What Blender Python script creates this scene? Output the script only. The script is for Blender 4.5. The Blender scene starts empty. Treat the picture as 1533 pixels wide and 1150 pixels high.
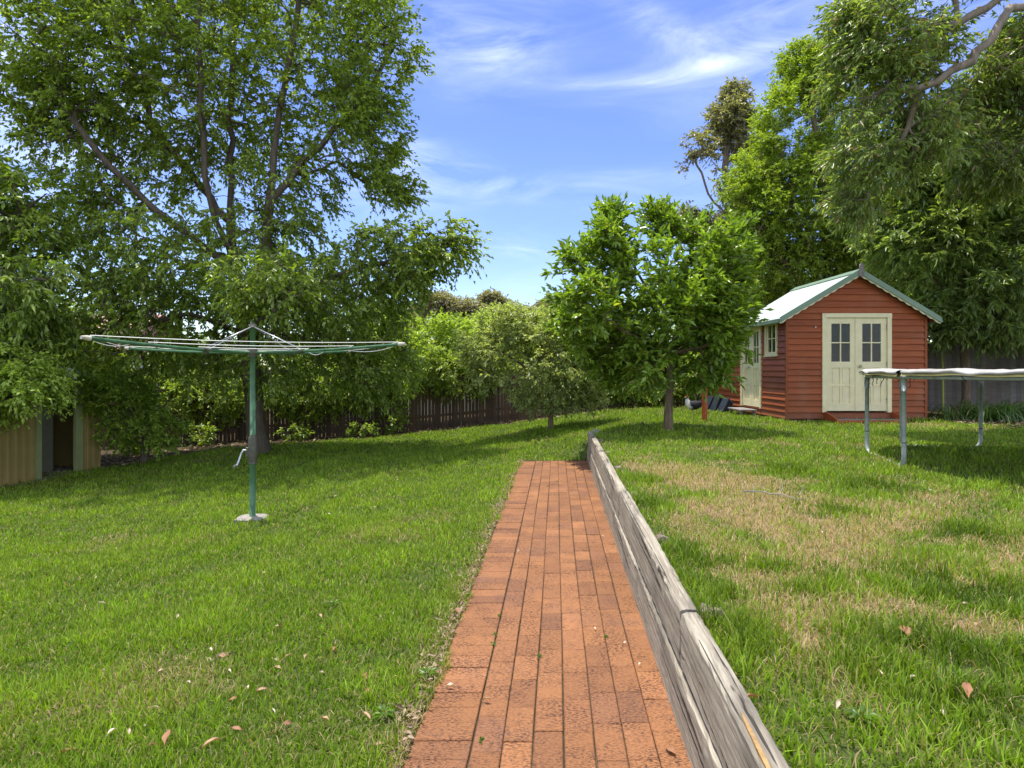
import bpy, math, random
import numpy as np
from mathutils import Vector, Matrix

SC = bpy.context.scene
COL = SC.collection
RNG = np.random.default_rng(7)
random.seed(7)
R = math.radians

# ------------------------------------------------------------------ helpers
F = 880.0                                   # focal length in photo pixels
EYE = 1.5
def at(px, py, d):
    """photo pixel + distance -> world point"""
    return np.array(((px-766.5)/F*d, d, EYE+(553-py)/F*d))

def tag(o, label=None, cat=None, group=None, kind=None):
    if label: o['label'] = label
    if cat: o['category'] = cat
    if group: o['group'] = group
    if kind: o['kind'] = kind
    return o

def link(name, me, mat, parent=None, loc=None):
    o = bpy.data.objects.new(name, me)
    COL.objects.link(o)
    if mat is not None: me.materials.append(mat)
    if parent is not None: o.parent = parent
    if loc is not None: o.location = loc
    return o

def thing(name, label, cat, loc=(0,0,0), rz=0.0, group=None):
    o = bpy.data.objects.new(name, None)
    o.empty_display_size = 0.2
    COL.objects.link(o)
    o.location = loc; o.rotation_euler = (0,0,rz)
    return tag(o, label, cat, group)

def np_mesh(name, verts, faces, k, col=None, smooth=False):
    """faces: (n,k) int array"""
    me = bpy.data.meshes.new(name)
    verts = np.asarray(verts, np.float32); faces = np.asarray(faces, np.int32)
    n = len(faces)
    me.vertices.add(len(verts)); me.vertices.foreach_set('co', verts.ravel())
    me.loops.add(n*k); me.loops.foreach_set('vertex_index', faces.ravel())
    me.polygons.add(n)
    me.polygons.foreach_set('loop_start', np.arange(0, n*k, k, dtype=np.int32))
    me.polygons.foreach_set('loop_total', np.full(n, k, np.int32))
    if smooth: me.polygons.foreach_set('use_smooth', np.ones(n, bool))
    if col is not None:
        a = me.color_attributes.new('Col', 'FLOAT_COLOR', 'POINT')
        c = np.ones((len(verts),4), np.float32); c[:, :3] = col
        a.data.foreach_set('color', c.ravel())
    me.update()
    return me

class MB:
    def __init__(s): s.v=[]; s.f=[]; s.sm=[]; s.c=[]; s.cur=(1,1,1)
    def add(s, vs, fs, smooth=False):
        b=len(s.v); s.v += [tuple(map(float,p)) for p in vs]; s.c += [s.cur]*len(vs)
        for f in fs: s.f.append([i+b for i in f]); s.sm.append(smooth)
    def box(s, x0,x1,y0,y1,z0,z1, bev=0.0):
        if bev<=0:
            s.add([(x0,y0,z0),(x1,y0,z0),(x1,y1,z0),(x0,y1,z0),(x0,y0,z1),(x1,y0,z1),(x1,y1,z1),(x0,y1,z1)],
                  [(3,2,1,0),(4,5,6,7),(0,1,5,4),(1,2,6,5),(2,3,7,6),(3,0,4,7)])
        else:
            b=bev
            # chamfered along the four vertical edges and the top/bottom rims
            def ring(i,z): return [(x0+i,y0+b,z),(x0+b,y0+i,z),(x1-b,y0+i,z),(x1-i,y0+b,z),(x1-i,y1-b,z),(x1-b,y1-i,z),(x0+b,y1-i,z),(x0+i,y1-b,z)]
            vs = ring(b*.9,z0)+ring(0,z0+b)+ring(0,z1-b)+ring(b*.9,z1)
            fs=[tuple(range(7,-1,-1)), tuple(range(24,32))]
            for r in range(3):
                for i in range(8):
                    j=(i+1)%8; fs.append((r*8+i,r*8+j,r*8+8+j,r*8+8+i))
            s.add(vs,fs)
    def prism(s, poly, a0, a1, axis='y'):
        """poly of 2D points (u,w) extruded along axis between a0 and a1"""
        n=len(poly)
        def P(u,w,a):
            return {'y':(u,a,w),'x':(a,u,w),'z':(u,w,a)}[axis]
        vs=[P(u,w,a0) for u,w in poly]+[P(u,w,a1) for u,w in poly]
        fs=[tuple(range(n)), tuple(range(2*n-1,n-1,-1))]
        for i in range(n):
            j=(i+1)%n; fs.append((i,n+i,n+j,j))
        s.add(vs,fs)
    def tube(s, pts, rad, k=10, cap=True, smooth=True):
        pts=[Vector(p) for p in pts]; n=len(pts)
        if not hasattr(rad,'__len__'): rad=[rad]*n
        vs=[]; fs=[]; up=None
        for i,p in enumerate(pts):
            d=(pts[min(i+1,n-1)]-pts[max(i-1,0)])
            if d.length<1e-9: d=Vector((0,0,1))
            d.normalize()
            if up is None:
                up = Vector((0,0,1)) if abs(d.z)<.9 else Vector((1,0,0))
            a=d.cross(up); 
            if a.length<1e-6: a=d.cross(Vector((0,1,0)))
            a.normalize(); b=a.cross(d).normalized(); up=b
            for j in range(k):
                t=2*math.pi*j/k
                vs.append(p+(a*math.cos(t)+b*math.sin(t))*rad[i])
        for i in range(n-1):
            for j in range(k):
                jj=(j+1)%k; fs.append((i*k+j,i*k+jj,(i+1)*k+jj,(i+1)*k+j))
        s.add(vs,fs,smooth)
        if cap:
            b=len(s.v)-n*k
            s.f.append([b+j for j in range(k)]); s.sm.append(False)
            s.f.append([b+(n-1)*k+j for j in range(k-1,-1,-1)]); s.sm.append(False)
    def ellipsoid(s, c, r, nu=14, nv=9):
        vs=[]; fs=[]
        for i in range(nv+1):
            th=math.pi*i/nv
            for j in range(nu):
                ph=2*math.pi*j/nu
                vs.append((c[0]+r[0]*math.sin(th)*math.cos(ph), c[1]+r[1]*math.sin(th)*math.sin(ph), c[2]+r[2]*math.cos(th)))
        for i in range(nv):
            for j in range(nu):
                jj=(j+1)%nu; fs.append((i*nu+j,(i+1)*nu+j,(i+1)*nu+jj,i*nu+jj))
        s.add(vs,fs,True)
    def build(s, name, mat, parent=None, loc=None, colattr=False):
        me=bpy.data.meshes.new(name); me.from_pydata(s.v,[],s.f); 
        me.polygons.foreach_set('use_smooth', s.sm)
        if colattr:
            a=me.color_attributes.new('Col','FLOAT_COLOR','POINT')
            a.data.foreach_set('color', [x for c in s.c for x in (c[0],c[1],c[2],1.0)])
        me.validate(); me.update()
        return link(name, me, mat, parent, loc)

# value noise -------------------------------------------------------------
_perm = np.random.default_rng(3).random(65536).astype(np.float32)
def _h(i,j,k): return _perm[(i*7919 + j*104729 + k*1299709) & 65535]
def vnoise(p, f):
    p=np.asarray(p,float)*f
    if p.shape[1]==2: p=np.concatenate([p,np.zeros((len(p),1))],1)
    i=np.floor(p).astype(np.int64); w=p-i; w=w*w*(3-2*w)
    out=0
    for dx in (0,1):
        for dy in (0,1):
            for dz in (0,1):
                wt=(w[:,0] if dx else 1-w[:,0])*(w[:,1] if dy else 1-w[:,1])*(w[:,2] if dz else 1-w[:,2])
                out=out+wt*_h(i[:,0]+dx,i[:,1]+dy,i[:,2]+dz)
    return out
def fbm(p,f): return .55*vnoise(p,f)+.3*vnoise(p,f*2.1)+.15*vnoise(p,f*4.3)
def sstep(a,b,x):
    t=np.clip((x-a)/(b-a),0,1); return t*t*(3-2*t)
def norm(a): return a/np.maximum(np.linalg.norm(a,axis=-1,keepdims=True),1e-9)

# terrain -----------------------------------------------------------------
PX0 = -0.5775; PS = 0.0753                   # left edge of the path: x = PX0 + PS*y
PW = 1.096                                   # path width
PEND = 9.64
def pathx(y): return PX0+PS*y
UP = 0.43
def Z(x,y):
    x=np.asarray(x,float); y=np.asarray(y,float)
    s=pathx(y)-x
    low=np.where(s>0,-.62*(1-np.exp(-np.maximum(s,0)/5.0)),0.0)
    xc=pathx(y)+PW+.045
    w=np.where(y<PEND,.03,np.minimum(2.0,.03+.6*(y-PEND)))
    u=sstep(0,1,(x-xc+w)/(2*w))
    bump=.03*np.sin(x*.9+y*.5)+.02*np.sin(x*.4-y*1.1+1)
    q=np.clip(np.minimum(np.abs(s),np.abs(s+PW+.08))/1.2,0,1)
    inpath=(s<0.02)&(s>-PW-.1)&(y<PEND+.05)
    bump=np.where(inpath,0,bump*q)
    return low*(1-u)+UP*u+bump
def zf(x,y): return float(Z(np.array([x]),np.array([y]))[0])

# ------------------------------------------------------------------ materials
def mat(name):
    m=bpy.data.materials.new(name); m.use_nodes=True
    nt=m.node_tree; nt.nodes.clear()
    return m, nt
def N(nt, typ, **kw):
    n=nt.nodes.new(typ)
    for k,v in kw.items():
        if k.startswith('i_'):
            n.inputs[k[2:].replace('_',' ')].default_value=v
        else: setattr(n,k,v)
    return n
def ramp(nt, fac, stops):
    r=N(nt,'ShaderNodeValToRGB'); e=r.color_ramp.elements
    while len(e)<len(stops): e.new(.5)
    for el,(p,c) in zip(e,stops): el.position=p; el.color=(*c,1)
    nt.links.new(fac,r.inputs[0]); return r.outputs[0]
def coords(nt, scale=(1,1,1), kind='Object', rot=(0,0,0)):
    t=N(nt,'ShaderNodeTexCoord'); m=N(nt,'ShaderNodeMapping')
    m.inputs['Scale'].default_value=scale; m.inputs['Rotation'].default_value=rot
    nt.links.new(t.outputs[kind],m.inputs[0]); return m.outputs[0]
def noise(nt, vec, scale, detail=4, rough=.6, dist=0):
    n=N(nt,'ShaderNodeTexNoise'); n.inputs['Scale'].default_value=scale
    n.inputs['Detail'].default_value=detail; n.inputs['Roughness'].default_value=rough
    n.inputs['Distortion'].default_value=dist
    if vec is not None: nt.links.new(vec,n.inputs['Vector'])
    return n.outputs['Fac']
def mix(nt, a, b, fac, mode='MIX'):
    m=N(nt,'ShaderNodeMix',data_type='RGBA',blend_type=mode)
    for sock,val in ((m.inputs[6],a),(m.inputs[7],b),(m.inputs[0],fac)):
        if hasattr(val,'is_output'): nt.links.new(val,sock)
        elif isinstance(val,(int,float)): sock.default_value=val
        else: sock.default_value=(*val,1)
    return m.outputs[2]
def mth(nt, op, a, b=None, c=None):
    m=N(nt,'ShaderNodeMath',operation=op)
    for i,v in enumerate((a,b,c)):
        if v is None: continue
        if hasattr(v,'is_output'): nt.links.new(v,m.inputs[i])
        else: m.inputs[i].default_value=v
    return m.outputs[0]
def principled(nt, color, rough=.6, spec=.5, metal=0, bump=None, bstr=.3, bdist=.01):
    p=N(nt,'ShaderNodeBsdfPrincipled')
    if hasattr(color,'is_output'): nt.links.new(color,p.inputs['Base Color'])
    else: p.inputs['Base Color'].default_value=(*color,1)
    if hasattr(rough,'is_output'): nt.links.new(rough,p.inputs['Roughness'])
    else: p.inputs['Roughness'].default_value=rough
    p.inputs['Specular IOR Level'].default_value=spec
    p.inputs['Metallic'].default_value=metal
    if bump is not None:
        b=N(nt,'ShaderNodeBump'); b.inputs['Strength'].default_value=bstr; b.inputs['Distance'].default_value=bdist
        nt.links.new(bump,b.inputs['Height']); nt.links.new(b.outputs[0],p.inputs['Normal'])
    return p
def out(nt, sh):
    o=N(nt,'ShaderNodeOutputMaterial'); nt.links.new(sh.outputs[0] if hasattr(sh,'outputs') else sh,o.inputs[0])
def attr(nt, name='Col'):
    a=N(nt,'ShaderNodeAttribute',attribute_name=name); return a.outputs['Color']

def m_leaf(name, trans=.5, rough=.36, spec=.6):
    m,nt=mat(name); c=attr(nt)
    p=principled(nt,c,rough,spec)
    t=N(nt,'ShaderNodeBsdfTranslucent')
    tc=mix(nt,c,(1.3,1.35,.5),1.0,'MULTIPLY'); nt.links.new(tc,t.inputs[0])
    x=N(nt,'ShaderNodeMixShader'); x.inputs[0].default_value=trans
    nt.links.new(p.outputs[0],x.inputs[1]); nt.links.new(t.outputs[0],x.inputs[2]); out(nt,x); return m

def m_bark(name, c0, c1, sc=(6,6,1.2)):
    m,nt=mat(name); v=coords(nt,sc)
    n=noise(nt,v,3,6,.65); n2=noise(nt,coords(nt,(1,1,1)),1.3,3)
    col=mix(nt,ramp(nt,n,[(.3,c0),(.7,c1)]),tuple(x*.6 for x in c0),mth(nt,'MULTIPLY',n2,.6))
    out(nt,principled(nt,col,.9,.2,bump=n,bstr=.8,bdist=.02)); return m

def m_simple(name, color, rough=.5, spec=.5, metal=0, var=.25, sc=8, bstr=.1):
    m,nt=mat(name); n=noise(nt,coords(nt),sc,5,.65)
    dark=tuple(c*(1-var) for c in color); lite=tuple(min(1,c*(1+var*.5)) for c in color)
    out(nt,principled(nt,ramp(nt,n,[(.3,dark),(.7,lite)]),rough,spec,metal,bump=n,bstr=bstr,bdist=.004)); return m

def m_wood_grey():
    m,nt=mat('weathered_sleeper_wood')
    g=noise(nt,coords(nt,(1.6,45,45)),1.0,8,.7,.6)
    fine=noise(nt,coords(nt,(6,160,160)),1.0,4,.7)
    big=noise(nt,coords(nt,(.9,5,5)),1.0,4,.6,.4)
    crack=noise(nt,coords(nt,(.7,30,30)),1.0,3,.5,.8)
    col=ramp(nt,g,[(.20,(.075,.06,.042)),(.44,(.28,.24,.175)),(.62,(.46,.41,.31)),(.86,(.62,.565,.45))])
    col=mix(nt,col,(.09,.08,.068),mth(nt,'MULTIPLY',mth(nt,'SUBTRACT',1.0,mth(nt,'SMOOTHSTEP' if False else 'MINIMUM',mth(nt,'MAXIMUM',mth(nt,'MULTIPLY',mth(nt,'SUBTRACT',big,.34),6.0),0),1)),.62))
    ck=mth(nt,'MINIMUM',mth(nt,'MAXIMUM',mth(nt,'MULTIPLY',mth(nt,'SUBTRACT',.37,crack),30.0),0),1)
    col=mix(nt,col,(.02,.016,.012),mth(nt,'MULTIPLY',ck,.85))
    col=mix(nt,col,mix(nt,(.6,.6,.6),(1.15,1.15,1.15),fine),1.0,'MULTIPLY')
    h=mth(nt,'SUBTRACT',mth(nt,'ADD',g,mth(nt,'MULTIPLY',fine,.4)),mth(nt,'MULTIPLY',ck,1.2))
    out(nt,principled(nt,col,.85,.25,bump=h,bstr=.9,bdist=.006)); return m

def m_board(name, c0, c1, c2, splash=False):
    """painted / stained weatherboards: streaky along the board"""
    m,nt=mat(name)
    g=noise(nt,coords(nt,(2,2,30)),1.4,6,.65,.3)
    big=noise(nt,coords(nt,(.8,.8,3.8)),1.1,3,.6)
    col=mix(nt,ramp(nt,g,[(.28,c0),(.5,c1),(.75,c2)]),mix(nt,c0,c2,big),.4)
    col=mix(nt,col,attr(nt),1.0,'MULTIPLY')
    if splash:
        sp=N(nt,'ShaderNodeSeparateXYZ'); nt.links.new(coords(nt),sp.inputs[0]); nz=noise(nt,coords(nt,(5,5,3)),1.3,6,.7)
        d=mth(nt,'MULTIPLY',mth(nt,'ADD',mth(nt,'SUBTRACT',.02,sp.outputs['Z']),mth(nt,'MULTIPLY',nz,.42)),4.0)
        d=mth(nt,'MULTIPLY',mth(nt,'MINIMUM',mth(nt,'MAXIMUM',d,0),1),.55); col=mix(nt,col,(.11,.075,.045),d)
        fd=noise(nt,coords(nt,(1.2,1.2,.5)),2.0,4,.6); col=mix(nt,col,(.30,.15,.08),mth(nt,'MULTIPLY',mth(nt,'MINIMUM',mth(nt,'MAXIMUM',mth(nt,'MULTIPLY',mth(nt,'SUBTRACT',fd,.52),5),0),1),.35))
    out(nt,principled(nt,col,.62,.35,bump=g,bstr=.25,bdist=.004)); return m

def m_brick():
    m,nt=mat('clay_brick')
    v=coords(nt)
    sp=noise(nt,coords(nt,(62,150,80),rot=(0,0,R(-4))),1.0,3,.7)
    sp2=noise(nt,v,22,5,.7)
    big=noise(nt,v,1.6,4,.65); big2=noise(nt,v,4.5,5,.7)
    col=mix(nt,attr(nt),(.05,.025,.018),mth(nt,'MULTIPLY',mth(nt,'MINIMUM',mth(nt,'MAXIMUM',mth(nt,'MULTIPLY',mth(nt,'SUBTRACT',.54,sp),9),0),1),mth(nt,'MINIMUM',mth(nt,'MAXIMUM',mth(nt,'MULTIPLY',mth(nt,'SUBTRACT',big2,.30),3.2),.25),.95)))
    col=mix(nt,col,(.13,.075,.055),mth(nt,'MULTIPLY',mth(nt,'MINIMUM',mth(nt,'MAXIMUM',mth(nt,'MULTIPLY',mth(nt,'SUBTRACT',big,.55),5),0),1),.45))
    col=mix(nt,col,(.42,.24,.15),mth(nt,'MULTIPLY',mth(nt,'MINIMUM',mth(nt,'MAXIMUM',mth(nt,'MULTIPLY',mth(nt,'SUBTRACT',sp2,.62),8),0),1),.4))
    h=mth(nt,'ADD',sp,mth(nt,'MULTIPLY',sp2,.7))
    out(nt,principled(nt,col,.86,.25,bump=h,bstr=.55,bdist=.004)); return m

def m_ground():
    m,nt=mat('soil_and_thatch')
    v=coords(nt)
    n=noise(nt,v,9,6,.7); n2=noise(nt,v,60,4,.7)
    soil=ramp(nt,n,[(.3,(.035,.026,.016)),(.55,(.085,.062,.036)),(.75,(.17,.125,.075))])
    thatch=ramp(nt,n2,[(.3,(.035,.05,.014)),(.55,(.08,.105,.028)),(.75,(.17,.155,.06))])
    a=N(nt,'ShaderNodeAttribute',attribute_name='Col')
    sep=N(nt,'ShaderNodeSeparateColor'); nt.links.new(a.outputs['Color'],sep.inputs[0])
    col=mix(nt,soil,thatch,sep.outputs[1])
    straw=ramp(nt,n2,[(.3,(.14,.095,.05)),(.7,(.36,.26,.14))])
    col=mix(nt,col,straw,sep.outputs[0])
    out(nt,principled(nt,col,.95,.1,bump=n2,bstr=.8,bdist=.02)); return m

def m_glass():
    m,nt=mat('window_glass')
    tr=N(nt,'ShaderNodeBsdfTransparent'); tr.inputs[0].default_value=(.8,.84,.82,1)
    gl=N(nt,'ShaderNodeBsdfGlossy'); gl.inputs['Roughness'].default_value=.03
    fr=N(nt,'ShaderNodeLayerWeight'); fr.inputs[0].default_value=.5
    x=N(nt,'ShaderNodeMixShader'); nt.links.new(mth(nt,'ADD',mth(nt,'MULTIPLY',mth(nt,'POWER',fr.outputs['Facing'],4.0),.6),.028),x.inputs[0])
    nt.links.new(tr.outputs[0],x.inputs[1]); nt.links.new(gl.outputs[0],x.inputs[2]); out(nt,x); return m

M={}
M['ground']=m_ground(); M['brick']=m_brick(); M['sleeper']=m_wood_grey(); M['glass']=m_glass()
M['leaf']=m_leaf('leaf_foliage'); M['leaf_glossy']=m_leaf('glossy_leaf_foliage',.42,.3,.6)
M['grass']=m_leaf('grass_blades',.4,.5,.3); M['dryleaf']=m_leaf('dry_leaf',.15,.6,.3)
M['bark_grey']=m_bark('grey_brown_bark',(.075,.058,.042),(.22,.175,.125))
M['bark_pale']=m_bark('pale_gum_bark',(.15,.12,.085),(.38,.31,.23),(3,3,1))
M['bark_brown']=m_bark('brown_bark',(.10,.072,.045),(.30,.225,.14))
M['board_red']=m_board('red_stained_board',(.18,.040,.009),(.32,.076,.016),(.41,.105,.025),True)
M['board_cream']=m_simple('cream_painted_timber',(.80,.71,.42),.45,.4,var=.12,sc=5,bstr=.08)
M['trim_green']=m_simple('pale_green_metal',(.19,.28,.18),.4,.5,var=.15,sc=3)
M['roof']=m_simple('pale_metal_roof',(.38,.44,.38),.42,.5,var=.12,sc=2,bstr=.05)
M['grey_wood']=m_simple('grey_timber',(.26,.24,.21),.85,.2,var=.5,sc=14,bstr=.4)
M['red_post']=m_simple('orange_red_timber',(.42,.10,.035),.6,.3,var=.35,sc=12)
M['knob']=m_simple('brushed_knob_metal',(.5,.48,.44),.3,.5,1.0,.1)
M['galv']=m_simple('galvanised_green_grey_steel',(.33,.37,.335),.5,.5,.15,.35,14)
M['pad']=m_simple('faded_white_vinyl',(.44,.415,.37),.65,.25,var=.45,sc=5,bstr=.25)
M['pad_under']=m_simple('yellowed_vinyl',(.50,.42,.14),.55,.3,var=.25,sc=5)
M['mat']=m_simple('black_woven_mat',(.03,.03,.028),.8,.2,var=.3,sc=40)
M['spring']=m_simple('spring_steel',(.30,.30,.28),.4,.5,.8,.3)
M['tie']=m_simple('black_cord',(.015,.015,.02),.8,.2)
M['hoist_green']=m_simple('hoist_green_enamel',(.065,.155,.068),.42,.4,var=.45,sc=9,bstr=.15)
M['hoist_dark']=m_simple('dark_weathered_steel',(.11,.105,.075),.55,.4,.4,.4,20,.3)
M['hoist_cap']=m_simple('yellowed_plastic_cap',(.52,.48,.36),.5,.4,var=.2)
M['line']=m_simple('plastic_coated_line',(.82,.80,.70),.4,.4,var=.1)
M['concrete']=m_simple('weathered_concrete',(.29,.265,.22),.9,.2,var=.4,sc=25,bstr=.5)
M['crank']=m_simple('bare_steel',(.45,.45,.44),.35,.5,.9,.2)
M['paling']=m_board('dark_brown_paling',(.04,.025,.014),(.095,.055,.028),(.16,.095,.05))
M['paling_grey']=m_board('grey_paling',(.085,.078,.062),(.165,.152,.122),(.25,.232,.19))
M['steel_beige']=m_simple('beige_steel_sheet',(.31,.23,.078),.5,.4,var=.15,sc=3,bstr=.05)
M['steel_trim']=m_simple('pale_green_steel_trim',(.27,.29,.13),.45,.4,var=.1)
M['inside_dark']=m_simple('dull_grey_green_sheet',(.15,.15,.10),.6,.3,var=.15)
M['roof_tile']=m_simple('terracotta_tile',(.52,.30,.24),.8,.3,var=.25,sc=10)
M['render_wall']=m_simple('cream_render',(.70,.66,.58),.85,.2,var=.1)
M['slab_blue']=m_simple('dark_slate_blue_slab',(.022,.028,.04),.5,.5,var=.4,sc=9)
M['lining']=m_board('grey_lining_board',(.10,.10,.09),(.16,.16,.145),(.22,.22,.2))
M['feather']=None

# ------------------------------------------------------------------ ground sheet
YB=np.array([(-40,8),(-12.5,9.3),(-8.5,11.9),(-7.2,14.4),(-3.3,16.5),(1.2,16.7),(3.5,17.0),(5.6,17.0),(5.7,12.4),(8.7,12.4),(8.8,11.0),(12,10.6),(40,10)])
def lawn_far(x): return np.interp(x,YB[:,0],YB[:,1])
def dry(x,y):
    """0..1: how dry / straw coloured the lawn is"""
    p=np.stack([x,y],1)
    n=fbm(p,.95); n3=fbm(p,3.4)
    up=(x>pathx(y)+PW)
    g=np.zeros_like(x)
    for gx,gy,gr in ((1.75,5.9,.95),(2.0,5.0,.9),(1.75,4.3,.7),(2.1,3.5,.8),(2.7,4.4,.7),(1.15,4.0,.5),(1.4,2.5,.4),(2.85,3.5,.6),(1.95,2.5,.35),(3.3,4.6,.6),(2.6,4.6,.5),(1.55,3.2,.5)):
        g=np.maximum(g,np.exp(-((x-gx)**2+(y-gy)**2)/gr**2))
    d_up=.92*sstep(.42,.66,n*.30+n3*.52+g*.32-.035)*sstep(.02,.32,x-pathx(y)-PW-.08)
    d_lo=sstep(.62,.80,n)*.4
    edge=np.exp(-np.abs(pathx(y)-x)/.10)*(y<PEND+.1)*.9*fbm(p*1.0,3.0)*1.5
    return np.clip(np.where(up,d_up,np.maximum(d_lo,np.minimum(edge,.9))),0,1)

def build_ground():
    sv=np.unique(np.round(np.concatenate([np.array([-400,-200,-100,-60,-40,-30,-24,-20,-17,-15]),np.arange(-14,0,.22),
        np.array([-.12,-.03,-.008,0.0,.012,.12,.24,.36,.48,.6,.72,.84,.96,PW-.01,PW+.012,PW+.016,PW+.044,PW+.075,PW+.1,PW+.2]),np.arange(PW+.3,14,.22),np.array([15,17,20,25,35,60,100,200,400])]),4))
    tv=np.unique(np.round(np.concatenate([np.array([-60,-30,-15,-8,-4]),np.arange(-2,22,.2),np.array([PEND-.01,PEND+.02,23,25,28,32,40,55,80,120,200,400,700])]),4))
    S,T=np.meshgrid(sv,tv); X=(pathx(np.minimum(T,30))+S).ravel(); Y=T.ravel()
    zz=Z(X,Y)
    s=S.ravel(); inp=(s>0.006)&(s<PW+.014)&(Y<PEND+.012)
    zz=np.where(inp,-.013,zz)
    n=len(sv); m=len(tv)
    i=np.arange((m-1)*(n-1)); a=(i//(n-1))*n+i%(n-1)
    fc=np.stack([a,a+1,a+n+1,a+n],1)
    lawn=((Y<lawn_far(X)+.25*np.sin(X*2.3))&~((s>-.02)&(s<PW+.02)&(Y<PEND+.03)))*1.0
    dr=dry(X,Y)*lawn
    me=np_mesh('ground',np.stack([X,Y,zz],1),fc,4,np.stack([dr*.8,lawn,lawn],1),True)
    tag(link('ground',me,M['ground']),kind='structure')
build_ground()

# ------------------------------------------------------------------ brick path
E=Vector((PS,1,0)).normalized()
def pw(s,t): return (PX0+PS*t+s, t)
def build_path():
    mb=MB(); rnd=random.Random(5)
    def brick(s0,s1,t0,t1):
        base=rnd.choice([(.265,.117,.047),(.285,.126,.049),(.25,.111,.047),(.31,.138,.056),(.27,.12,.05),(.225,.102,.048),(.28,.125,.05)])
        k=rnd.uniform(.86,1.08); mb.cur=tuple(c*k for c in base)
        z=rnd.uniform(-.0025,.0025); b=.004
        tl=[rnd.uniform(-.0015,.0015) for _ in range(4)]
        j=.0015
        s0+=rnd.uniform(0,j); s1-=rnd.uniform(0,j)
        def P(s,t,zz): x,y=pw(s,t); return (x,y,zz)
        vs=[P(s0,t0,-.055),P(s1,t0,-.055),P(s1,t1,-.055),P(s0,t1,-.055),
            P(s0,t0,z-b+tl[0]),P(s1,t0,z-b+tl[1]),P(s1,t1,z-b+tl[2]),P(s0,t1,z-b+tl[3]),
            P(s0+b,t0+b,z+tl[0]),P(s1-b,t0+b,z+tl[1]),P(s1-b,t1-b,z+tl[2]),P(s0+b,t1-b,z+tl[3])]
        mb.add(vs,[(0,1,5,4),(1,2,6,5),(2,3,7,6),(3,0,4,7),(4,5,9,8),(5,6,10,9),(6,7,11,10),(7,4,8,11),(8,9,10,11)])
    t=-1.0; i=0
    while t<PEND-.05:
        t1=min(t+.1165,PEND); brick(rnd.uniform(-.004,.004),.236,t,t1-.0008); t+=.1165
    cw=(PW-.242)/7
    for c in range(7):
        off=rnd.uniform(0,.235) if c not in (4,5) else rnd.uniform(0,.1)
        t=-1.0-off
        while t<PEND-.03:
            t1=min(t+.2365,PEND-rnd.uniform(0,.004))
            wob=.0022*math.sin(t*1.7+c)
            brick(.2435+c*cw+wob, .2435+(c+1)*cw-.0030+wob, t+.0003, t1-.0004); t+=.2365
    o=mb.build('brick_path',M['brick'],colattr=True); tag(o,kind='structure')
build_path()

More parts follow.
